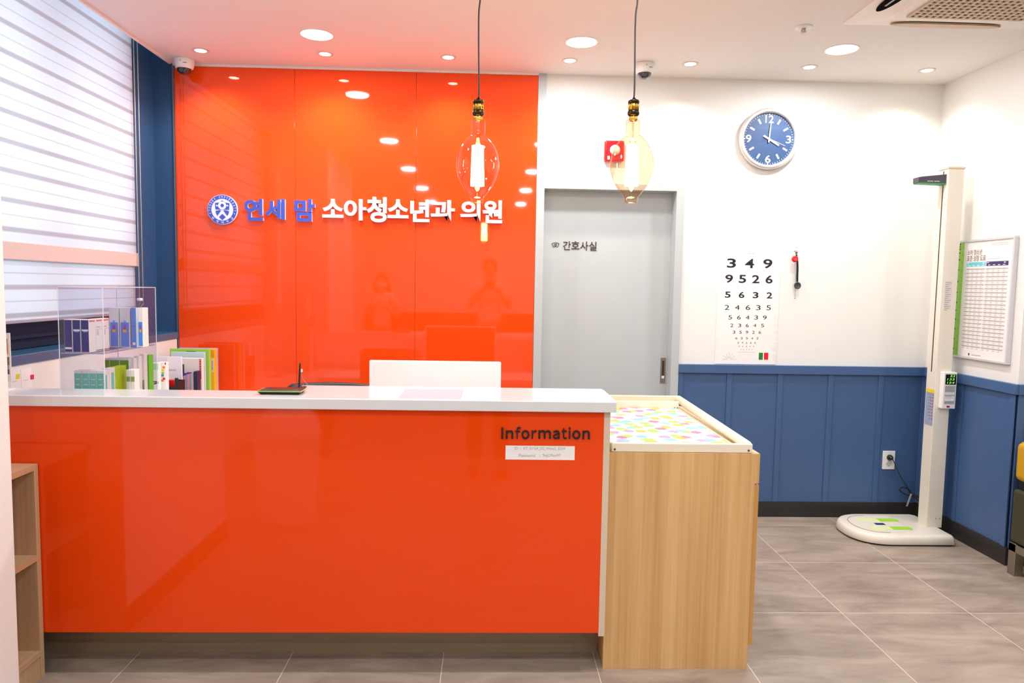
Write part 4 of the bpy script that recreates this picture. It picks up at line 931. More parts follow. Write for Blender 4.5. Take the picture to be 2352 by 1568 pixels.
m = MB(); z1_, z0_ = at(2136, 893, Y=ym).z, at(2128, 975, Y=ym).z; xs0 = kx0-.0015
m.use(M('sticker_blue', '#9aa9c2', .5)).box(xs0, kx0, ky0+.004, ky1-.01, z0_, z1_); m.use(M('sticker_yellow', '#f2d20c', .5)).box(xs0-.0005, xs0, ky0+.004, ky1-.01, z1_-.02, z1_)
m.use(M('sticker_red', '#c43a56', .5))
for i in range(9): m.box(xs0-.0005, xs0, ky0+.010, ky0+.018, z1_-.036-.018*i, z1_-.028-.018*i); m.box(xs0-.0005, xs0, ky0+.03, ky0+.036, z1_-.036-.018*i, z1_-.028-.018*i)
m.use(M('sticker_navy', '#3f5580', .5))
for i in range(8): m.box(xs0-.0005, xs0, ky0+.046, ky0+.05, z1_-.036-.018*i, z1_-.03-.018*i)
m.build('sticker', None, t)
m = MB(); a = at(2163, 645, Y=ky0); b_ = at(2180, 711, Y=ky0)
m.use(M('label_paper', '#dad4cf', .5)).box(kx0+.02, kx0+.062, ky0-.0007, ky0, b_.z, a.z); m.use(M('label_print', '#a9a4a8', .5))
for i in range(15): m.box(kx0+.024, kx0+.058-.008*(i % 3), ky0-.001, ky0-.0006, a.z-.012-.0115*i, a.z-.008-.0115*i)
m.build('instruction_label', None, t)
for x in (kx0+.052, kx0+.078): m = MB(); m.lathe((x, ky0, .112), -Y_, [(.004, 0), (.0038, .002), (.001, .003)], 14); m.build('screw', chrome, t)
#==SOFA==
t = thing('sofa', (3.4, 3.35, 0), 'mustard and olive leather waiting sofa with metal sled frame at the right edge', 'sofa')
sx0 = 2.765
sy0, sy1 = 3.02, 3.60
m = MB(); m.box(sx0, sx0+1.5, sy0+.37, sy1, .50, .705, .03, 4); m.build('back_cushion', leather_y, t)
m = MB(); m.box(sx0, sx0+1.5, sy0, sy1, .17, .455, .02, 3); m.build('seat_base', leather_g, t)
m = MB(); m.box(sx0+.02, sx0+1.48, sy0+.39, sy1-.02, .44, .51); m.build('back_support', black_pl, t)
m = MB(); m.tube([(sx0+.03, sy1-.008, .70), (sx0+1.47, sy1-.008, .70)], .003, 6); m.build('seam', M('seam_orange', '#b06a10', .5), t)
for x in (sx0+.0, sx0+1.41):
    m = MB(); m.box(x, x+.05, sy1-.055, sy1-.005, 0, .17, .002); m.box(x, x+.05, sy0+.02, sy0+.07, 0, .17, .002); m.box(x, x+.05, sy0+.02, sy1-.005, .125, .168, .002); m.build('sled_leg', steel, t)
m = MB(); m.box(sx0+.05, sx0+1.41, sy1-.05, sy1-.02, .13, .168, .002); m.box(sx0+.05, sx0+1.41, sy0+.03, sy0+.06, .13, .168, .002); m.cyl((sx0+.085, sy1-.05, .15), (sx0+.085, sy1-.06, .15), .010, 14); m.build('frame_bar', steel, t)
#==BOOKCASE==
t = thing('bookcase', (-1.85, 2.4, 0), 'low open maple bookcase between the white pillar and the orange counter', 'bookcase')
kX = -1.628; kY0, kY1 = 2.266, 2.595; kZ = .80; th = .022; kXb = -1.93
m = MB(); m.box(kXb, kX, kY1-th, kY1, 0, kZ, .001); m.build('side_panel', maple, t)
m = MB(); m.box(kXb, kX, kY0, kY0+th, 0, kZ, .001); m.build('side_panel', maple, t)
for z in (kZ-th, .445, .085):
    m = MB(); m.box(kXb, kX, kY0+th if z < .7 else kY0, kY1-th if z < .7 else kY1-th, z, z+th, .001); m.build('shelf', maple_y, t)
m = MB(); m.box(kXb, kXb+.008, kY0+th, kY1-th, .05, kZ-th); m.box(kX-.02, kX-.005, kY0+th, kY1-th, 0, .085); m.build('back_panel', maple, t)
yb = kY1-th-.006
for i, (w_, h_, c_, lb) in enumerate(((.022, .24, '#c42233', 'red spined book on the upper shelf of the maple bookcase, nearest the counter'), (.026, .20, '#30415e', 'dark blue book beside the red one in the maple bookcase'), (.03, .215, '#3a3f44', 'charcoal book third from the counter end in the maple bookcase'), (.025, .2, '#6a7b8a', 'grey blue book fourth from the counter end in the maple bookcase'))):
    bk_ = thing('book', (-1.82, yb-w_/2-.07, .467), lb, 'book', 'books in the maple bookcase'); m = MB()
    y1 = yb-.07; m.box(-1.90, -1.74, y1-w_, y1, .468, .468+h_, .001); m.build('cover', M('book_'+c_[1:], c_, .5), bk_)
    m = MB(); m.box(-1.898, -1.744, y1-w_+.003, y1-.003, .47, .468+h_+.0005); m.build('pages', paper, bk_); yb -= w_+.002
#==ACRYLIC CASE AND BOXES==
ax, bx_ = -1.660, -1.490; ay, by = 2.80, 3.235; zt_, zs, zb = 1.437, 1.183, .7445
t = thing('acrylic_display_case', ((ax+bx_)/2, 3.0, zb), 'clear acrylic two-tier display case with product boxes left behind the counter', 'display case')
th = .003
for n_, q in (('front_panel', (ax, bx_, ay, ay+th, zb, zt_)), ('back_panel', (ax, bx_, by-th, by, zb, zt_)), ('side_panel', (ax, ax+th, ay+th, by-th, zb, zt_)), ('side_panel', (bx_-th, bx_, ay+th, by-th, zb, zt_)), ('shelf', (ax+th, bx_-th, ay+th, by-th, zs-.004, zs)), ('base', (ax, bx_, ay, by, zb-.003, zb-.0002))):
    m = MB(); m.box(*q); m.build(n_, acrylic, t)
m = MB(); e_ = .0022
for x in (ax, bx_):
    for y in (ay, by): m.box(x-e_*.5, x+e_*.5, y-e_*.5, y+e_*.5, zb, zt_)
for y in (ay, by): m.box(ax, bx_, y-e_*.5, y+e_*.5, zt_-e_*.5, zt_+e_*.5)
for x in (ax, bx_): m.box(x-e_*.5, x+e_*.5, ay, by, zt_-e_*.5, zt_+e_*.5)
m.build('polished_edge', acr_edge, t)
m = MB(); m.box(ax+th, bx_-th, ay+th, ay+th+.002, zs-.004, zs); m.box(bx_-th-.002, bx_-th, ay+th, by-th, zs-.004, zs); m.build('shelf_edge', M('shelf_edge_violet', '#a7a3c2', .3), t)
def product(name, x0, x1, y0, y1, z0, h, faces, label, group):
    """carton with printed panels: faces = list of (side, u0,u1,v0,v1,material) fractions"""
    t = thing(name, ((x0+x1)/2, (y0+y1)/2, z0), label, 'box', group)
    m = MB(); m.box(x0, x1, y0, y1, z0, z0+h, .0008); body = faces[0]; m.build('carton', body, t); m = MB(); got = False
    for ii, (sd, u0, u1, v0, v1, mt) in enumerate(faces[1:]):
        m.use(mt); got = True; dd = .0004+.0002*ii
        if sd == 'f': m.box(x0+(x1-x0)*u0, x0+(x1-x0)*u1, y0-dd, y0, z0+h*v0, z0+h*v1)
        else: m.box(x1, x1+dd, y0+(y1-y0)*u0, y0+(y1-y0)*u1, z0+h*v0, z0+h*v1)
    if got: m.build('print', None, t)
    else: m.b.free()
    return t
navy = M('box_navy', '#2a2f7c', .35); whitec = M('box_white', '#ebe3df', .5); bluel = M('box_blue', '#4c8ae0', .4); yel = M('print_yellow', '#e8a81c', .5)
pinkp = M('print_pink', '#e88a9a', .5); redd = M('print_coral', '#e06a5e', .5); teal = M('box_teal', '#6fc3ae', .45); lime = M('box_lime', '#a9cc1e', .45); dgreen = M('box_green', '#3a9a2e', .4); mgreen = M('box_mid_green', '#55b838', .4); silver = M('box_silver', '#cfd4de', .35); violet = M('print_violet', '#8a4fb0', .5); maroon = M('print_maroon', '#6a2038', .5); skyb = M('print_sky', '#7aa4dc', .45)
pos = ['leftmost', 'middle', 'rightmost']
Yn = 2.815
xs0_, xs1_ = at(147, 770, Y=Yn).x, at(205, 770, Y=Yn).x; st = (xs1_-xs0_)/3; hb = at(180, 733.5, Y=Yn).z-zs
for i in range(3):
    x0 = xs0_+i*st; pr = [('f', .04, .96, .02, .98, navy), ('s', .1, .9, .93, .97, redd)]
    pr += [('f', .08, .92, .10, .16, white_l)] if i == 0 else [('f', .12, .92, .65, .70, white_l), ('f', .3, .8, .62, .65, skyb)]
    product('product_box', x0+.001, x0+st-.001, Yn, Yn+.048, zs, hb, [whitec]+pr, pos[i]+' of the navy blue cartons in front of the acrylic upper shelf', 'navy cartons in the acrylic case')
for k in range(2):
    product('product_box', xs0_+2*st+.001, xs0_+3*st-.001, Yn+.05+.05*k, Yn+.098+.05*k, zs, hb, [whitec, ('s', .1, .9, .93, .97, redd), ('s', .1, .6, .74, .76, grey_ink), ('s', .1, .9, .68, .695, pale_ink), ('s', .1, .4, .5, .66, pale_ink), ('s', 0, 1, .03, .045, maroon)], 'white sided carton '+('directly' if k == 0 else 'second')+' behind the rightmost navy carton', 'navy cartons in the acrylic case')
Yn2 = 3.06; h2 = at(262, 706, Y=Yn2).z-zs
for i, (p0, p1) in enumerate(((251, 273.5), (275, 299))):
    x0, x1 = at(p0, 750, Y=Yn2).x, at(p1, 750, Y=Yn2).x
    product('product_box', x0, x1-.001, Yn2, Yn2+.045, zs, h2, [silver, ('f', .1, .9, .02, .63, bluel), ('f', .38, .62, .63, .68, skyb), ('f', .36, .62, .45, .57, violet), ('f', .33, .66, .38, .45, yel)], ('left' if i == 0 else 'right')+' silver and blue carton with medal print on the acrylic upper shelf', 'tall cartons in the acrylic case')
x0, x1 = at(301, 750, Y=Yn2).x, at(313, 750, Y=Yn2).x
product('product_box', x0, x1, Yn2, Yn2+.05, zs, h2, [silver, ('f', .05, .98, .0, 1, bluel), ('f', .25, .8, .06, .13, whitec)]+[('f', .2, .8, .25+.05*i, .258+.05*i, skyb) for i in range(7)], 'narrow all-blue carton side beside the silver and blue cartons', 'tall cartons in the acrylic case')
x0, x1 = at(314.5, 750, Y=Yn2+.02).x, at(328, 750, Y=Yn2+.02).x
product('product_box', x0, x1, Yn2+.02, Yn2+.07, zs, h2, [whitec, ('f', .2, .92, .03, .64, bluel), ('f', .45, .7, .45, .57, violet), ('f', .4, .75, .38, .45, yel)], 'narrow white and blue carton, rightmost on the acrylic upper shelf', 'tall cartons in the acrylic case')
cxb = (at(315, 690, Y=Yn2+.045).x+at(327, 690, Y=Yn2+.045).x)/2; zbt = zs+h2
t = thing('glass_bottle', (cxb, Yn2+.045, zbt), 'small clear glass bottle on top of the rightmost tall carton', 'bottle')
m = MB(); m.lathe((cxb, Yn2+.045, zbt+.0005), Z_, [(.011, 0), (.012, .003), (.012, .024), (.007, .028)], 20); m.build('body', clear_mat('bottle_glass', '#dde4ea', .5), t)
m = MB(); m.lathe((cxb, Yn2+.045, zbt+.0285), Z_, [(.011, 0), (.012, .003), (.012, .009), (.009, .012)], 16); m.build('cap', silver, t)
# lower tier: stacked cartons standing on the cabinet top
Yg = 2.86; xg0, xg1 = at(170, 870, Y=Yg).x, at(239, 870, Y=Yg).x; sg_ = (xg1-xg0)/4; hg = at(200, 851, Y=Yg).z-zb
for i in range(4):
    x0 = xg0+i*sg_; product('product_box', x0+.0006, x0+sg_-.0006, Yg, Yg+.04, zb, hg, [whitec, ('f', .04, .98, .0, .97, teal)]+[('f', .2, .8, .9-.06*k, .91-.06*k, silver) for k in range(6)]+[('s', .2, .5, .4, .95, teal)], ['leftmost', 'second', 'third', 'fourth'][i]+' of the teal cartons at the bottom of the acrylic case', 'teal cartons')
for k, (mt, ln_) in enumerate(((teal, .04), (lime, .045), (lime, .045))):
    y0 = Yg+.042+.045*k; product('product_box', xg0+3*sg_+.0006, xg1-.0006, y0, y0+.043, zb, hg+.004, [whitec if k == 0 else lime, ('s', .3, .8, .1, .95, mt), ('s', .1, .5, .2, .24, yel)], ['white and teal carton side directly behind the teal row', 'lime green carton next behind the teal row', 'lime green carton last behind the teal row'][k], 'teal cartons')
Yh = 3.06; hh = at(260, 822.5, Y=Yh).z-zb
for i, (p0, p1) in enumerate(((241, 251.5), (252.5, 274), (275, 296))):
    x0, x1 = at(p0, 840, Y=Yh).x, at(p1, 840, Y=Yh).x; product('product_box', x0, x1, Yh, Yh+.05, zb, hh, [silver, ('f', .03, .98, .3, .98, dgreen), ('f', .1, .9, .8, .805, mgreen)], pos[i]+' of the dark green cartons behind the teal ones', 'green cartons')
for i, (p0, p1) in enumerate(((297, 307.5), (308.5, 319.5), (320.5, 331.5))):
    yy = Yh+.01+.03*i; x0, x1 = at(p0, 840, Y=yy).x, at(p1, 840, Y=yy).x
    product('product_box', x0, x1, yy, yy+.027, zb, hh+.006*i, [whitec]+([('f', .1, .9, .25, .72, mgreen), ('f', .3, .7, .55, .68, violet), ('f', .3, .7, .48, .55, M('print_orange', '#e87a2a', .5))] if i else [('f', .1, .9, .62, .66, pale_ink)]), ['plain white carton right of the dark green row', 'white carton with green medal panel, the left one', 'white carton with green medal panel, the right one'][i], 'green cartons')
yy = Yh+.105; x0, x1 = at(332.5, 840, Y=yy).x, at(342.5, 840, Y=yy).x
product('product_box', x0, x1, yy, yy+.04, zb, at(338, 815.5, Y=yy).z-zb, [mgreen, ('f', .1, .9, .25, .255, dgreen)], 'tall narrow all-green carton right of the white and green cartons', 'green cartons')
Yk = 2.99
for i, (p0, p1) in enumerate(((290, 299.5), (300, 309.5))):
    x0, x1 = at(p0, 860, Y=Yk).x, at(p1, 860, Y=Yk).x; product('product_box', x0, x1-.0005, Yk, Yk+.04, zb, at(300, 849, Y=Yk).z-zb, [whitec, ('f', .05, .95, .86, .92, M('print_olive', '#8a9a5c', .5)), ('f', .15, .85, .6, .75, M('print_blush', '#f2c4bc', .5)), ('f', .2, .8, .35, .5, MATS['print_blush'])], ('left' if i == 0 else 'right')+' of two small pinkish white cartons beside the lime carton', 'pinkish white cartons')
#==DESK ITEMS==
g2 = lambda x, y, Y: at(240+x/7.839, 760+y/7.839, Y=Y)
ZD = .7405
def slab(name, part, x0, x1, ytop, Y, th, mat, label, cat, group=None, z0=ZD, lean=0):
    """upright flat thing (folder, book) facing the counter: zoom px edges, top px, depth Y"""
    a, b_ = g2(x0, ytop, Y), g2(x1, ytop, Y); t = thing(name, ((a.x+b_.x)/2, Y, z0), label, cat, group)
    m = MB(); m.box(a.x, b_.x, Y, Y+th, z0, a.z, .001); m.build(part, mat, t); return t, a, b_
t, a, b_ = slab('binder', 'cover', 1335, 2012, 304, 4.33, .03, M('lilac_board', '#a9a4d8', .5), 'lilac and white binder, rearmost of the folders by the orange wall', 'binder', 'folders on the cabinet')
m = MB(); x = b_.x; m.use(whitec).box(x-.006, x+.001, 4.326, 4.33, a.z-.025, a.z-.002); m.use(M('print_brown', '#7a3a28', .5)).box(x-.006, x+.001, 4.326, 4.33, a.z-.05, a.z-.03); m.use(M('print_periwinkle', '#7484c8', .5)).box(x-.006, x+.001, 4.326, 4.33, a.z-.13, a.z-.055)
m.use(M('print_peach', '#f0c8a4', .5)).box(x-.006, x+.001, 4.326, 4.33, a.z-.28, a.z-.135); m.build('spine_print', None, t)
t, a, b_ = slab('binder', 'cover', 1875, 1978, 322, 4.27, .04, M('orange_yellow_board', '#f6b428', .5), 'orange yellow binder spine beside the lime green folder', 'binder', 'folders on the cabinet')
m = MB(); m.use(M('print_peach', '#f0c8a4', .5)).box(a.x+.012, b_.x-.003, 4.2695, 4.27, a.z-.14, a.z-.055); m.use(grey_ink).box(a.x+.018, a.x+.022, 4.269, 4.2695, a.z-.125, a.z-.07); m.use(M('board_deep', '#f09a1c', .5)).box(a.x, b_.x, 4.2697, 4.27, a.z-.05, a.z-.01); m.build('spine_label', None, t)
t, a, b_ = slab('file_folder', 'cover', 1172, 1880, 318, 4.22, .03, M('lime_board', '#a0d050', .45), 'lime green file holder with black slot near its top edge', 'folder', 'folders on the cabinet')
p, q = g2(1470, 368, 4.219), g2(1645, 374, 4.219); m = MB(); m.box(p.x, q.x, 4.2192, 4.22, q.z-.002, p.z+.002, .0002); m.build('finger_slot', ink, t)
slab('file_folder', 'cover', 1195, 1798, 374, 4.18, .02, M('pale_blue_board', '#bcd6da', .4), 'pale blue translucent folder in front of the lime green one', 'folder', 'folders on the cabinet')
t, a, b_ = slab('book', 'cover', 1345, 1752, 487, 4.13, .03, M('ivory_cover', '#eae6e0', .5), 'ivory white book with a red title strip along its right edge', 'book')
p, q = g2(1706, 503, 4.13), g2(1745, 862, 4.13); m = MB(); m.use(M('title_red', '#c43444', .5)).box(p.x, q.x, 4.1293, 4.13, q.z, p.z); m.use(M('title_pale', '#f0b4b4', .5))
for i in range(8): m.box(p.x+.003, q.x-.003, 4.129, 4.1293, p.z-.01-.0145*i, p.z-.004-.0145*i)
m.build('title_strip', None, t)
t, a, b_ = slab('spiral_notebook', 'pages', 1388, 1420, 600, 4.10, .01, M('notebook_dark', '#5a4644', .5), 'small dark spiral notebook edge standing before the ivory book', 'notebook')
m = MB()
for i in range(9): m.annulus((b_.x, 4.105, a.z-.004-.006*i), Y_, Z_, X_*.001, .003, .0042, 10)
m.build('spiral', ink, t)
for (x0, x1, yt, c_, nm_) in ((1395, 1478, 752, '#3a4cc0', 'blue'), (1480, 1575, 741, '#7a2ab0', 'purple')):
    slab('card_divider', 'card', x0, x1, yt, 4.085 if nm_ == 'blue' else 4.08, .002, M('divider_'+nm_, c_, .5), nm_+' card divider tab peeking above the striped file box', 'divider', 'coloured dividers')
a, b_ = g2(1330, 845, 4.02), g2(1600, 745, 4.02)
t = thing('striped_file_box', ((a.x+b_.x)/2, 4.03, ZD), 'file stack striped in coral, blue and grey with a slanting top', 'file box')
for i in range(12):
    f0, f1 = i/12, (i+1)/12; x0, x1 = a.x+(b_.x-a.x)*f0, a.x+(b_.x-a.x)*f1; z0, z1 = a.z+(b_.z-a.z)*f0, a.z+(b_.z-a.z)*f1
    m = MB(); m.prism([(x0, ZD), (x1-.0004, ZD), (x1-.0004, z1), (x0, z0)], (0, 4.0, 0), X_, Z_, Y_*.06); m.build('file', M(*[('f_coral', '#e8907e', .5), ('f_blue', '#7d93c4', .5), ('f_grey', '#b0a0a4', .5)][i % 3]), t)
slab('black_file', 'cover', 1605, 1668, 726, 4.02, .05, M('navy_black', '#2b2a4a', .4), 'dark navy file spine right of the striped file box', 'file')
# black tray with red card box
a, b_ = g2(965, 905, 3.86), g2(1325, 905, 3.86)
t = thing('desk_tray', ((a.x+b_.x)/2, 3.9, ZD), 'black desk organiser tray with one raised post', 'desk tray')
n0 = g2(1155, 905, 3.86).x; n1 = g2(1262, 905, 3.86).x; zt1 = g2(1290, 846, 3.86).z
m = MB(); m.box(a.x, n0, 3.86, 3.866, ZD, a.z, .001); m.box(n1, b_.x, 3.86, 3.866, ZD, zt1, .002); m.box(n0, n1, 3.86, 3.866, ZD, g2(1200, 1005, 3.86).z); m.box(a.x, b_.x, 3.94, 3.946, ZD, a.z); m.box(a.x, a.x+.004, 3.866, 3.94, ZD, a.z); m.box(b_.x-.004, b_.x, 3.866, 3.94, ZD, a.z); m.box(a.x, b_.x, 3.866, 3.94, ZD, ZD+.004)
m.build('body', black_pl, t)
slab('red_card_box', 'box', 1100, 1262, 880, 3.88, .03, M('red_card', '#e01a1a', .4), 'bright red card box inside the black desk tray', 'box', z0=ZD+.005)
t, a, b_ = slab('document_stack', 'sheets', 1120, 1385, 462, 3.98, .012, M('sheet_white', '#e9e6ee', .45), 'white documents with grey text standing behind the black tray', 'documents')
m = MB(); m.use(M('doc_grey', '#c2c0c8', .5)); 
for x0, x1, y0, y1 in ((1115, 1290, 685, 720), (1120, 1165, 740, 765), (1120, 1265, 778, 784), (1120, 1140, 832, 838), (1235, 1280, 660, 664)):
    p, q = g2(x0, y0, 3.98), g2(x1, y1, 3.98); m.box(max(p.x, a.x), q.x, 3.9793, 3.98, q.z, p.z)
m.build('print', None, t)
slab('clear_file', 'cover', 812, 1345, 455, 4.0, .004, M('sheet_lilac', '#e2dde8', .4), 'pale lilac clear file standing behind the white documents', 'file')
t, a, b_ = slab('product_carton', 'carton', 968, 1108, 560, 3.82, .03, paper, 'white carton with a column of small coloured squares', 'box')
m = MB()
for i, (x, y, c_) in enumerate(((1108, 585, '#d8184c'), (1068, 655, '#ee7a30'), (1054, 705, '#e6d23a'), (1052, 757, '#a8c832'), (1046, 800, '#3f86d0'), (1072, 858, '#dd1430'), (1046, 890, '#f08030'))):
    p = g2(x, y, 3.82); m.use(M('sq_'+c_[1:], c_, .5)).box(p.x-.0065, min(p.x+.0065, b_.x), 3.8193, 3.82, p.z-.006, p.z+.006)
m.build('print', None, t)
t, a, b_ = slab('product_carton', 'carton', 808, 966, 572, 3.78, .03, M('mint_white', '#e4ece4', .5), 'white and pale green carton next to the tall green carton', 'box')
p, q = g2(812, 585, 3.78), g2(970, 700, 3.78); m = MB(); m.use(M('mint', '#9ed8a0', .5)).box(max(p.x, a.x), b_.x, 3.7793, 3.78, q.z, p.z); m.use(grey_ink).box(a.x+.004, a.x+.02, 3.7793, 3.78, q.z-.055, q.z-.05); m.build('print', None, t)
# note holder with white tag
t = thing('clip_stand', (g2(840, 1000, 3.4).x, 3.42, ZD), 'dark wire clip stand holding a small white tag', 'clip stand')
m = MB(); m.tube([g2(560, 1065, 3.45), g2(700, 1010, 3.43), g2(960, 930, 3.41)], .004, 8); m.tube([g2(800, 900, 3.42), g2(960, 915, 3.44)], .0035, 8); p = g2(700, 1010, 3.43); m.tube([p, (p.x, p.y, ZD+.003)], .003, 8); m.box(p.x-.04, p.x+.04, p.y-.03, p.y+.03, ZD, ZD+.004, .001); m.build('stand', M('dark_wire', '#3a3836', .4), t)
m = MB(); P_ = [g2(x, y, 3.40) for x, y in ((780, 920), (872, 890), (905, 1010), (795, 1042))]; A_ = [m.b.verts.new(p) for p in P_]; B2 = [m.b.verts.new(p+Y_*.001) for p in P_]; m.loft([A_, B2]); m.build('tag', paper, t)
# sheets on the wall below the sill
z1 = lambda x, y: at(x/7.127, 740+y/7.127, X=XL+.003)
for i, (x0, x1, yt, sx, sy, c_, nm_) in enumerate(((165, 335, 705, 298, 885, '#e6d440', 'yellow'), (345, 520, 690, 532, 895, '#e0284a', 'red'))):
    p, q = z1(x0, yt), z1(x1, yt); zt2 = min(p.z, q.z)-.012
    t = thing('wall_sheet', (XL+.001, (p.y+q.y)/2, zt2), 'white schedule sheet with a small %s sticker under the blue window sill' % nm_, 'paper sheet', 'sheets under the window sill')
    m = MB(); m.box(XL+.0003, XL+.0012, p.y, q.y, zt2-.297, zt2); m.build('paper', paper, t)
    s_ = z1(sx, sy); m = MB(); m.use(M('sticker_'+nm_+'2', c_, .5)).box(XL+.0012, XL+.0018, s_.y-.012, s_.y+.012, s_.z-.010, s_.z+.010)
    m.use(grey_ink)
    for k in range(3): m.box(XL+.0012, XL+.0015, p.y+.01, q.y-.02, zt2-.05-.06*k, zt2-.049-.06*k)
    m.build('print', None, t)
# leaflet holder at the left end of the worktop
t = thing('leaflet_holder', (-1.86, 2.72, ZT), 'leaflet stand with a family photo brochure at the far left end of the worktop', 'leaflet holder')
Yq = 2.70; z2 = lambda x, y: at(x/7.127, 740+y/7.127, Y=Yq)
p, q = z2(-260, 800), z2(155, 175)
m = MB(); m.box(p.x, q.x, Yq, Yq+.004, ZT+.03, q.z); m.build('brochure', M('brochure_white', '#e6dedc', .4), t)
m = MB()
for x0, x1, y0, y1, c_ in ((60, 130, 350, 520, '#d88a62'), (85, 115, 270, 350, '#8a4a44'), (40, 150, 570, 700, '#7a7a58'), (30, 150, 700, 770, '#b8a48a'), (100, 155, 770, 850, '#5a5a80'), (-200, 40, 300, 700, '#caa890')):
    a, b_ = z2(x0, y1), z2(x1, y0); m.use(M('photo_'+c_[1:], c_, .5)).box(a.x, b_.x, Yq-.0006, Yq, a.z, b_.z)
m.build('photo_print', None, t)
m = MB(); a, b_ = z2(-240, 1050), z2(190, 850)
m.prism([(a.x, ZT), (b_.x, ZT), (z2(165, 900).x, b_.z-.006), (z2(20, 800).x, z2(20, 790).z), (a.x, z2(20, 790).z)], (0, Yq-.03, 0), X_, Z_, Y_*.002); m.box(a.x, b_.x, Yq-.03, Yq+.02, ZT, ZT+.003); m.build('pocket', M('pocket_white', '#efe9e8', .3), t)

#==PEOPLE REFLECTED IN THE ORANGE PANELS==
skin_m = M('skin', '#d9a98c', .5); hair_m = M('black_hair', '#1b1715', .5)
def skin_mesh(name, joints, bones, mat, parent, lv=2):
    b = bmesh.new(); vs_ = [b.verts.new(Vector(p)-world_org(parent)) for p, r in joints]
    for i, j in bones: b.edges.new((vs_[i], vs_[j]))
    me = bpy.data.meshes.new(name); b.to_mesh(me); b.free(); o = bpy.data.objects.new(name, me); COL.objects.link(o)
    md = o.modifiers.new('skin', 'SKIN'); sv = me.skin_vertices[0].data if me.skin_vertices else None
    if sv is None: return o
    for i, (p, r) in enumerate(joints): sv[i].radius = r if isinstance(r, tuple) else (r, r)
    sv[0].use_root = True
    o.modifiers.new('sub', 'SUBSURF').levels = lv; o.modifiers['sub'].render_levels = lv
    bpy.context.view_layer.update()
    me2 = bpy.data.meshes.new_from_object(o.evaluated_get(bpy.context.evaluated_depsgraph_get())); bpy.data.objects.remove(o)
    for p in me2.polygons: p.use_smooth = True
    me2.materials.clear(); me2.materials.append(mat); o = bpy.data.objects.new(name, me2); COL.objects.link(o); o.parent = parent; return o
def hand_chains(w, d_, up_, jl, bl, wi):
    """palm and five bent fingers growing from wrist index wi"""
    d_, up_ = Vector(d_).normalized(), Vector(up_).normalized(); sd = d_.cross(up_).normalized(); pw = Vector(w)
    palm = len(jl); jl.append((pw+d_*.045, (.032, .016))); bl.append((wi, palm))
    for k, (off, ln_) in enumerate(((-.030, .055), (-.010, .068), (.010, .072), (.028, .064))):
        a_ = len(jl); jl.append((pw+d_*.085+sd*off, .0095)); jl.append((pw+d_*(.085+ln_*.45)+sd*off-up_*.014, .0085)); jl.append((pw+d_*(.085+ln_*.65)+sd*off-up_*.042, .0075)); bl += [(palm, a_), (a_, a_+1), (a_+1, a_+2)]
    a_ = len(jl); jl.append((pw+d_*.04+sd*.042-up_*.012, .011)); jl.append((pw+d_*.07+sd*.052-up_*.035, .009)); bl += [(palm, a_), (a_, a_+1)]
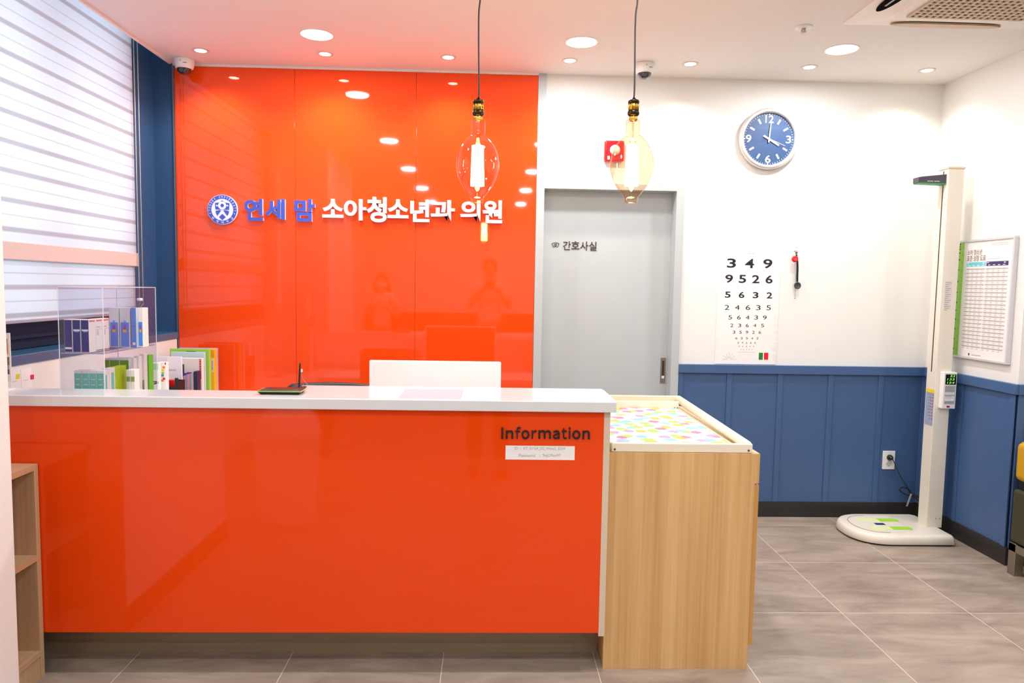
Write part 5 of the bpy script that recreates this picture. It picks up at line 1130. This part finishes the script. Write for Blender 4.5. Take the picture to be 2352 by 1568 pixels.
def person(loc, H, label, shirt, trousers, skirt_len, hair_long, arms, mask, shoe):
    x, y, _ = loc; t = thing('person', (x, y, 0), label, 'person'); k = H/1.75; w = .92 if hair_long else 1.0
    V = lambda a, b, c: Vector((x+a*k, y+b*k, c*k))
    J = [(V(0, 0, .95), (.155*w*k, .11*k)), (V(0, 0, 1.12), (.13*w*k, .095*k)), (V(0, 0, 1.32), (.155*w*k, .105*k)), (V(0, 0, 1.44), (.10*k, .075*k)), (V(0, .01, 1.52), .052*k), (V(0, .02, 1.60), (.07*k, .08*k)), (V(0, .015, 1.68), (.074*k, .09*k)), (V(0, .01, 1.735), (.05*k, .06*k))]
    Bn = [(0, 1), (1, 2), (2, 3), (3, 4), (4, 5), (5, 6), (6, 7)]
    legs = []
    for s_ in (-1, 1):
        i = len(J); J += [(V(.095*s_, 0, .86), .085*k), (V(.10*s_, .01, .50), .058*k), (V(.105*s_, -.01, .09), .038*k), (V(.11*s_, .10, .035), (.035*k, .028*k)), (V(.115*s_, .16, .028), (.03*k, .022*k))]; Bn += [(0, i), (i, i+1), (i+1, i+2), (i+2, i+3), (i+3, i+4)]; legs.append(i)
    arm = []
    for s_, (el, wr, hd_) in zip((-1, 1), arms):
        i = len(J); J += [(V(.19*s_*w, 0, 1.40), .055*k), (V(*el), .04*k), (V(*wr), .027*k)]; Bn += [(3, i), (i, i+1), (i+1, i+2)]
        hand_chains(V(*wr), hd_, (0, 0, 1) if abs(hd_[2]) < .8 else (0, -1, 0), J, Bn, i+2); arm.append(i)
    skin_mesh('body', J, Bn, skin_m, t)
    g_ = lambda i, e: (J[i][0], tuple(q+e for q in J[i][1]) if isinstance(J[i][1], tuple) else J[i][1]+e)
    a0, a1 = arm
    mid = lambda i, j, e: ((J[i][0]+J[j][0])/2, (J[i][1] if not isinstance(J[i][1], tuple) else .05)*.85+e)
    jj = [(V(0, 0, .90), (.18*w*k, .13*k)), g_(1, .02), g_(2, .02), g_(3, .012), g_(a0, .014), mid(a0, a0+1, .016), g_(a1, .014), mid(a1, a1+1, .016)]
    skin_mesh('shirt', jj, [(0, 1), (1, 2), (2, 3), (3, 4), (4, 5), (3, 6), (6, 7)], shirt, t)
    l0, l1 = legs
    jj = [(V(0, 0, .95), (.165*w*k, .12*k)), g_(l0, .016), g_(l0+1, .018), g_(l0+2, .02), g_(l1, .016), g_(l1+1, .018), g_(l1+2, .02)]
    skin_mesh('trousers', jj, [(0, 1), (1, 2), (2, 3), (0, 4), (4, 5), (5, 6)], trousers, t)
    for l in legs:
        p = J[l+3][0]; m = MB(); m.box(p.x-.042, p.x+.042, p.y-.15, p.y+.11, 0, .022, .01); m.lathe((p.x, p.y-.02, .02), Z_, [(.045, 0), (.043, .03), (.04, .06)], 16); m.lathe((p.x, p.y+.05, .02), Z_, [(.04, 0), (.036, .03), (.02, .042)], 16); m.build('shoe', shoe, t)
    hc = V(0, .0, 1.665); m = MB(); prof = [(0, -.115), (.05, -.108), (.082, -.075), (.094, -.03), (.094, .02), (.088, .05)]
    m.lathe(hc+Vector((0, -.012, 0)), -Z_, [(r*k, h*k) for r, h in prof], 28, False)
    if hair_long:
        for s_ in (-1, 1): m.tube(bez([V(.085*s_, -.02, 1.66), V(.10*s_, -.03, 1.55), V(.10*s_, -.0, 1.42), V(.09*s_, .03, 1.30)]), .035*k, 10)
        m.tube(bez([V(0, -.07, 1.68), V(0, -.09, 1.5), V(0, -.10, 1.32)]), .06*k, 10)
    m.build('hair', hair_m, t)
    f = .105*k
    for s_ in (-1, 1):
        m = MB(); e = V(.03*s_, .10, 1.655); m.lathe(e, Y_, [(.011, -.006), (.010, 0), (.005, .003)], 12); m.build('eye', white_pl, t); m = MB(); m.cyl(e+Y_*.002, e+Y_*.0036, .0052, 10); m.build('iris', hair_m, t)
        m = MB(); e = V(.079*s_, .0, 1.64); m.lathe(e, X_*s_, [(.02, 0), (.026, .006), (.018, .012)], 12); m.build('ear', skin_m, t)
    m = MB(); m.prism([(-.011, 0), (.011, 0), (.004, .045), (-.004, .045)], V(0, .095, 1.612), X_*k, Z_*k, Y_*.022*k); m.build('nose', skin_m, t)
    if mask: m = MB(); m.lathe(V(0, .03, 1.60), Z_, [(.05*k, -.05*k), (.082*k, -.03*k), (.088*k, .0), (.084*k, .03*k)], 24); m.build('face_mask', white_pl, t)
    else: m = MB(); m.box(V(-.024, 0, 0).x, V(.024, 0, 0).x, V(0, .088, 0).y, V(0, .102, 0).y, 1.575*k, 1.588*k, .004); m.build('mouth', M('lips', '#b06a62', .5), t)
    return t
person((.0, -.36, 0), 1.80, 'person in white shirt and dark trousers holding up a camera', M('shirt_white', '#e4e0dc', .7), M('trousers_dark', '#22242a', .7), 0, False,
       [((-.26, .06, 1.14), (-.10, .20, 1.385), (.5, .5, .25)), ((.26, .06, 1.14), (.10, .20, 1.385), (-.5, .5, .25))], False, black_pl)
t = thing('photo_camera', (0, -.10, 1.45), 'black photo camera held in front of the standing person', 'camera')
m = MB(); m.box(-.065, .065, -.13, -.085, 1.42, 1.51, .006); m.box(-.025, .025, -.13, -.09, 1.51, 1.53, .004); m.build('body', black_pl, t)
m = MB(); m.lathe((0, -.085, 1.465), Y_, [(.032, 0), (.034, .01), (.034, .035), (.030, .036)], 28); m.build('lens', black_pl, t)
person((-1.5, -1.0, 0), 1.60, 'person with long dark hair, white face mask and pale top', M('top_pale', '#e9dcd6', .7), M('trousers_black', '#1d1e22', .7), 0, True,
       [((-.24, .02, 1.12), (-.08, .22, 1.28), (.6, .5, .3)), ((.25, .0, 1.10), (.14, .22, 1.24), (-.4, .6, .4))], True, black_pl)
# white swing-top waste bin, reflected in the counter front
bp_ = Vector((-1.22, .86, 0))
t = thing('waste_bin', bp_, 'white swing-top waste bin standing by the white pillar', 'waste bin')
m = MB(); rg = []
for hx, hy, z in ((.13, .10, 0), (.135, .105, .01), (.165, .13, .52), (.17, .135, .54)): rg.append([m.b.verts.new((bp_.x+sx*hx, bp_.y+sy*hy, z)) for sx, sy in ((-1, -1), (1, -1), (1, 1), (-1, 1))])
m.loft(rg); m.build('bin_body', white_pl, t)
m = MB(); rg = []
for hx, hy, z in ((.172, .137, .54), (.172, .137, .56), (.14, .11, .66), (.10, .08, .70)): rg.append([m.b.verts.new((bp_.x+sx*hx, bp_.y+sy*hy, z)) for sx, sy in ((-1, -1), (1, -1), (1, 1), (-1, 1))])
m.loft(rg); m.build('lid', white_pl, t)
#==END==
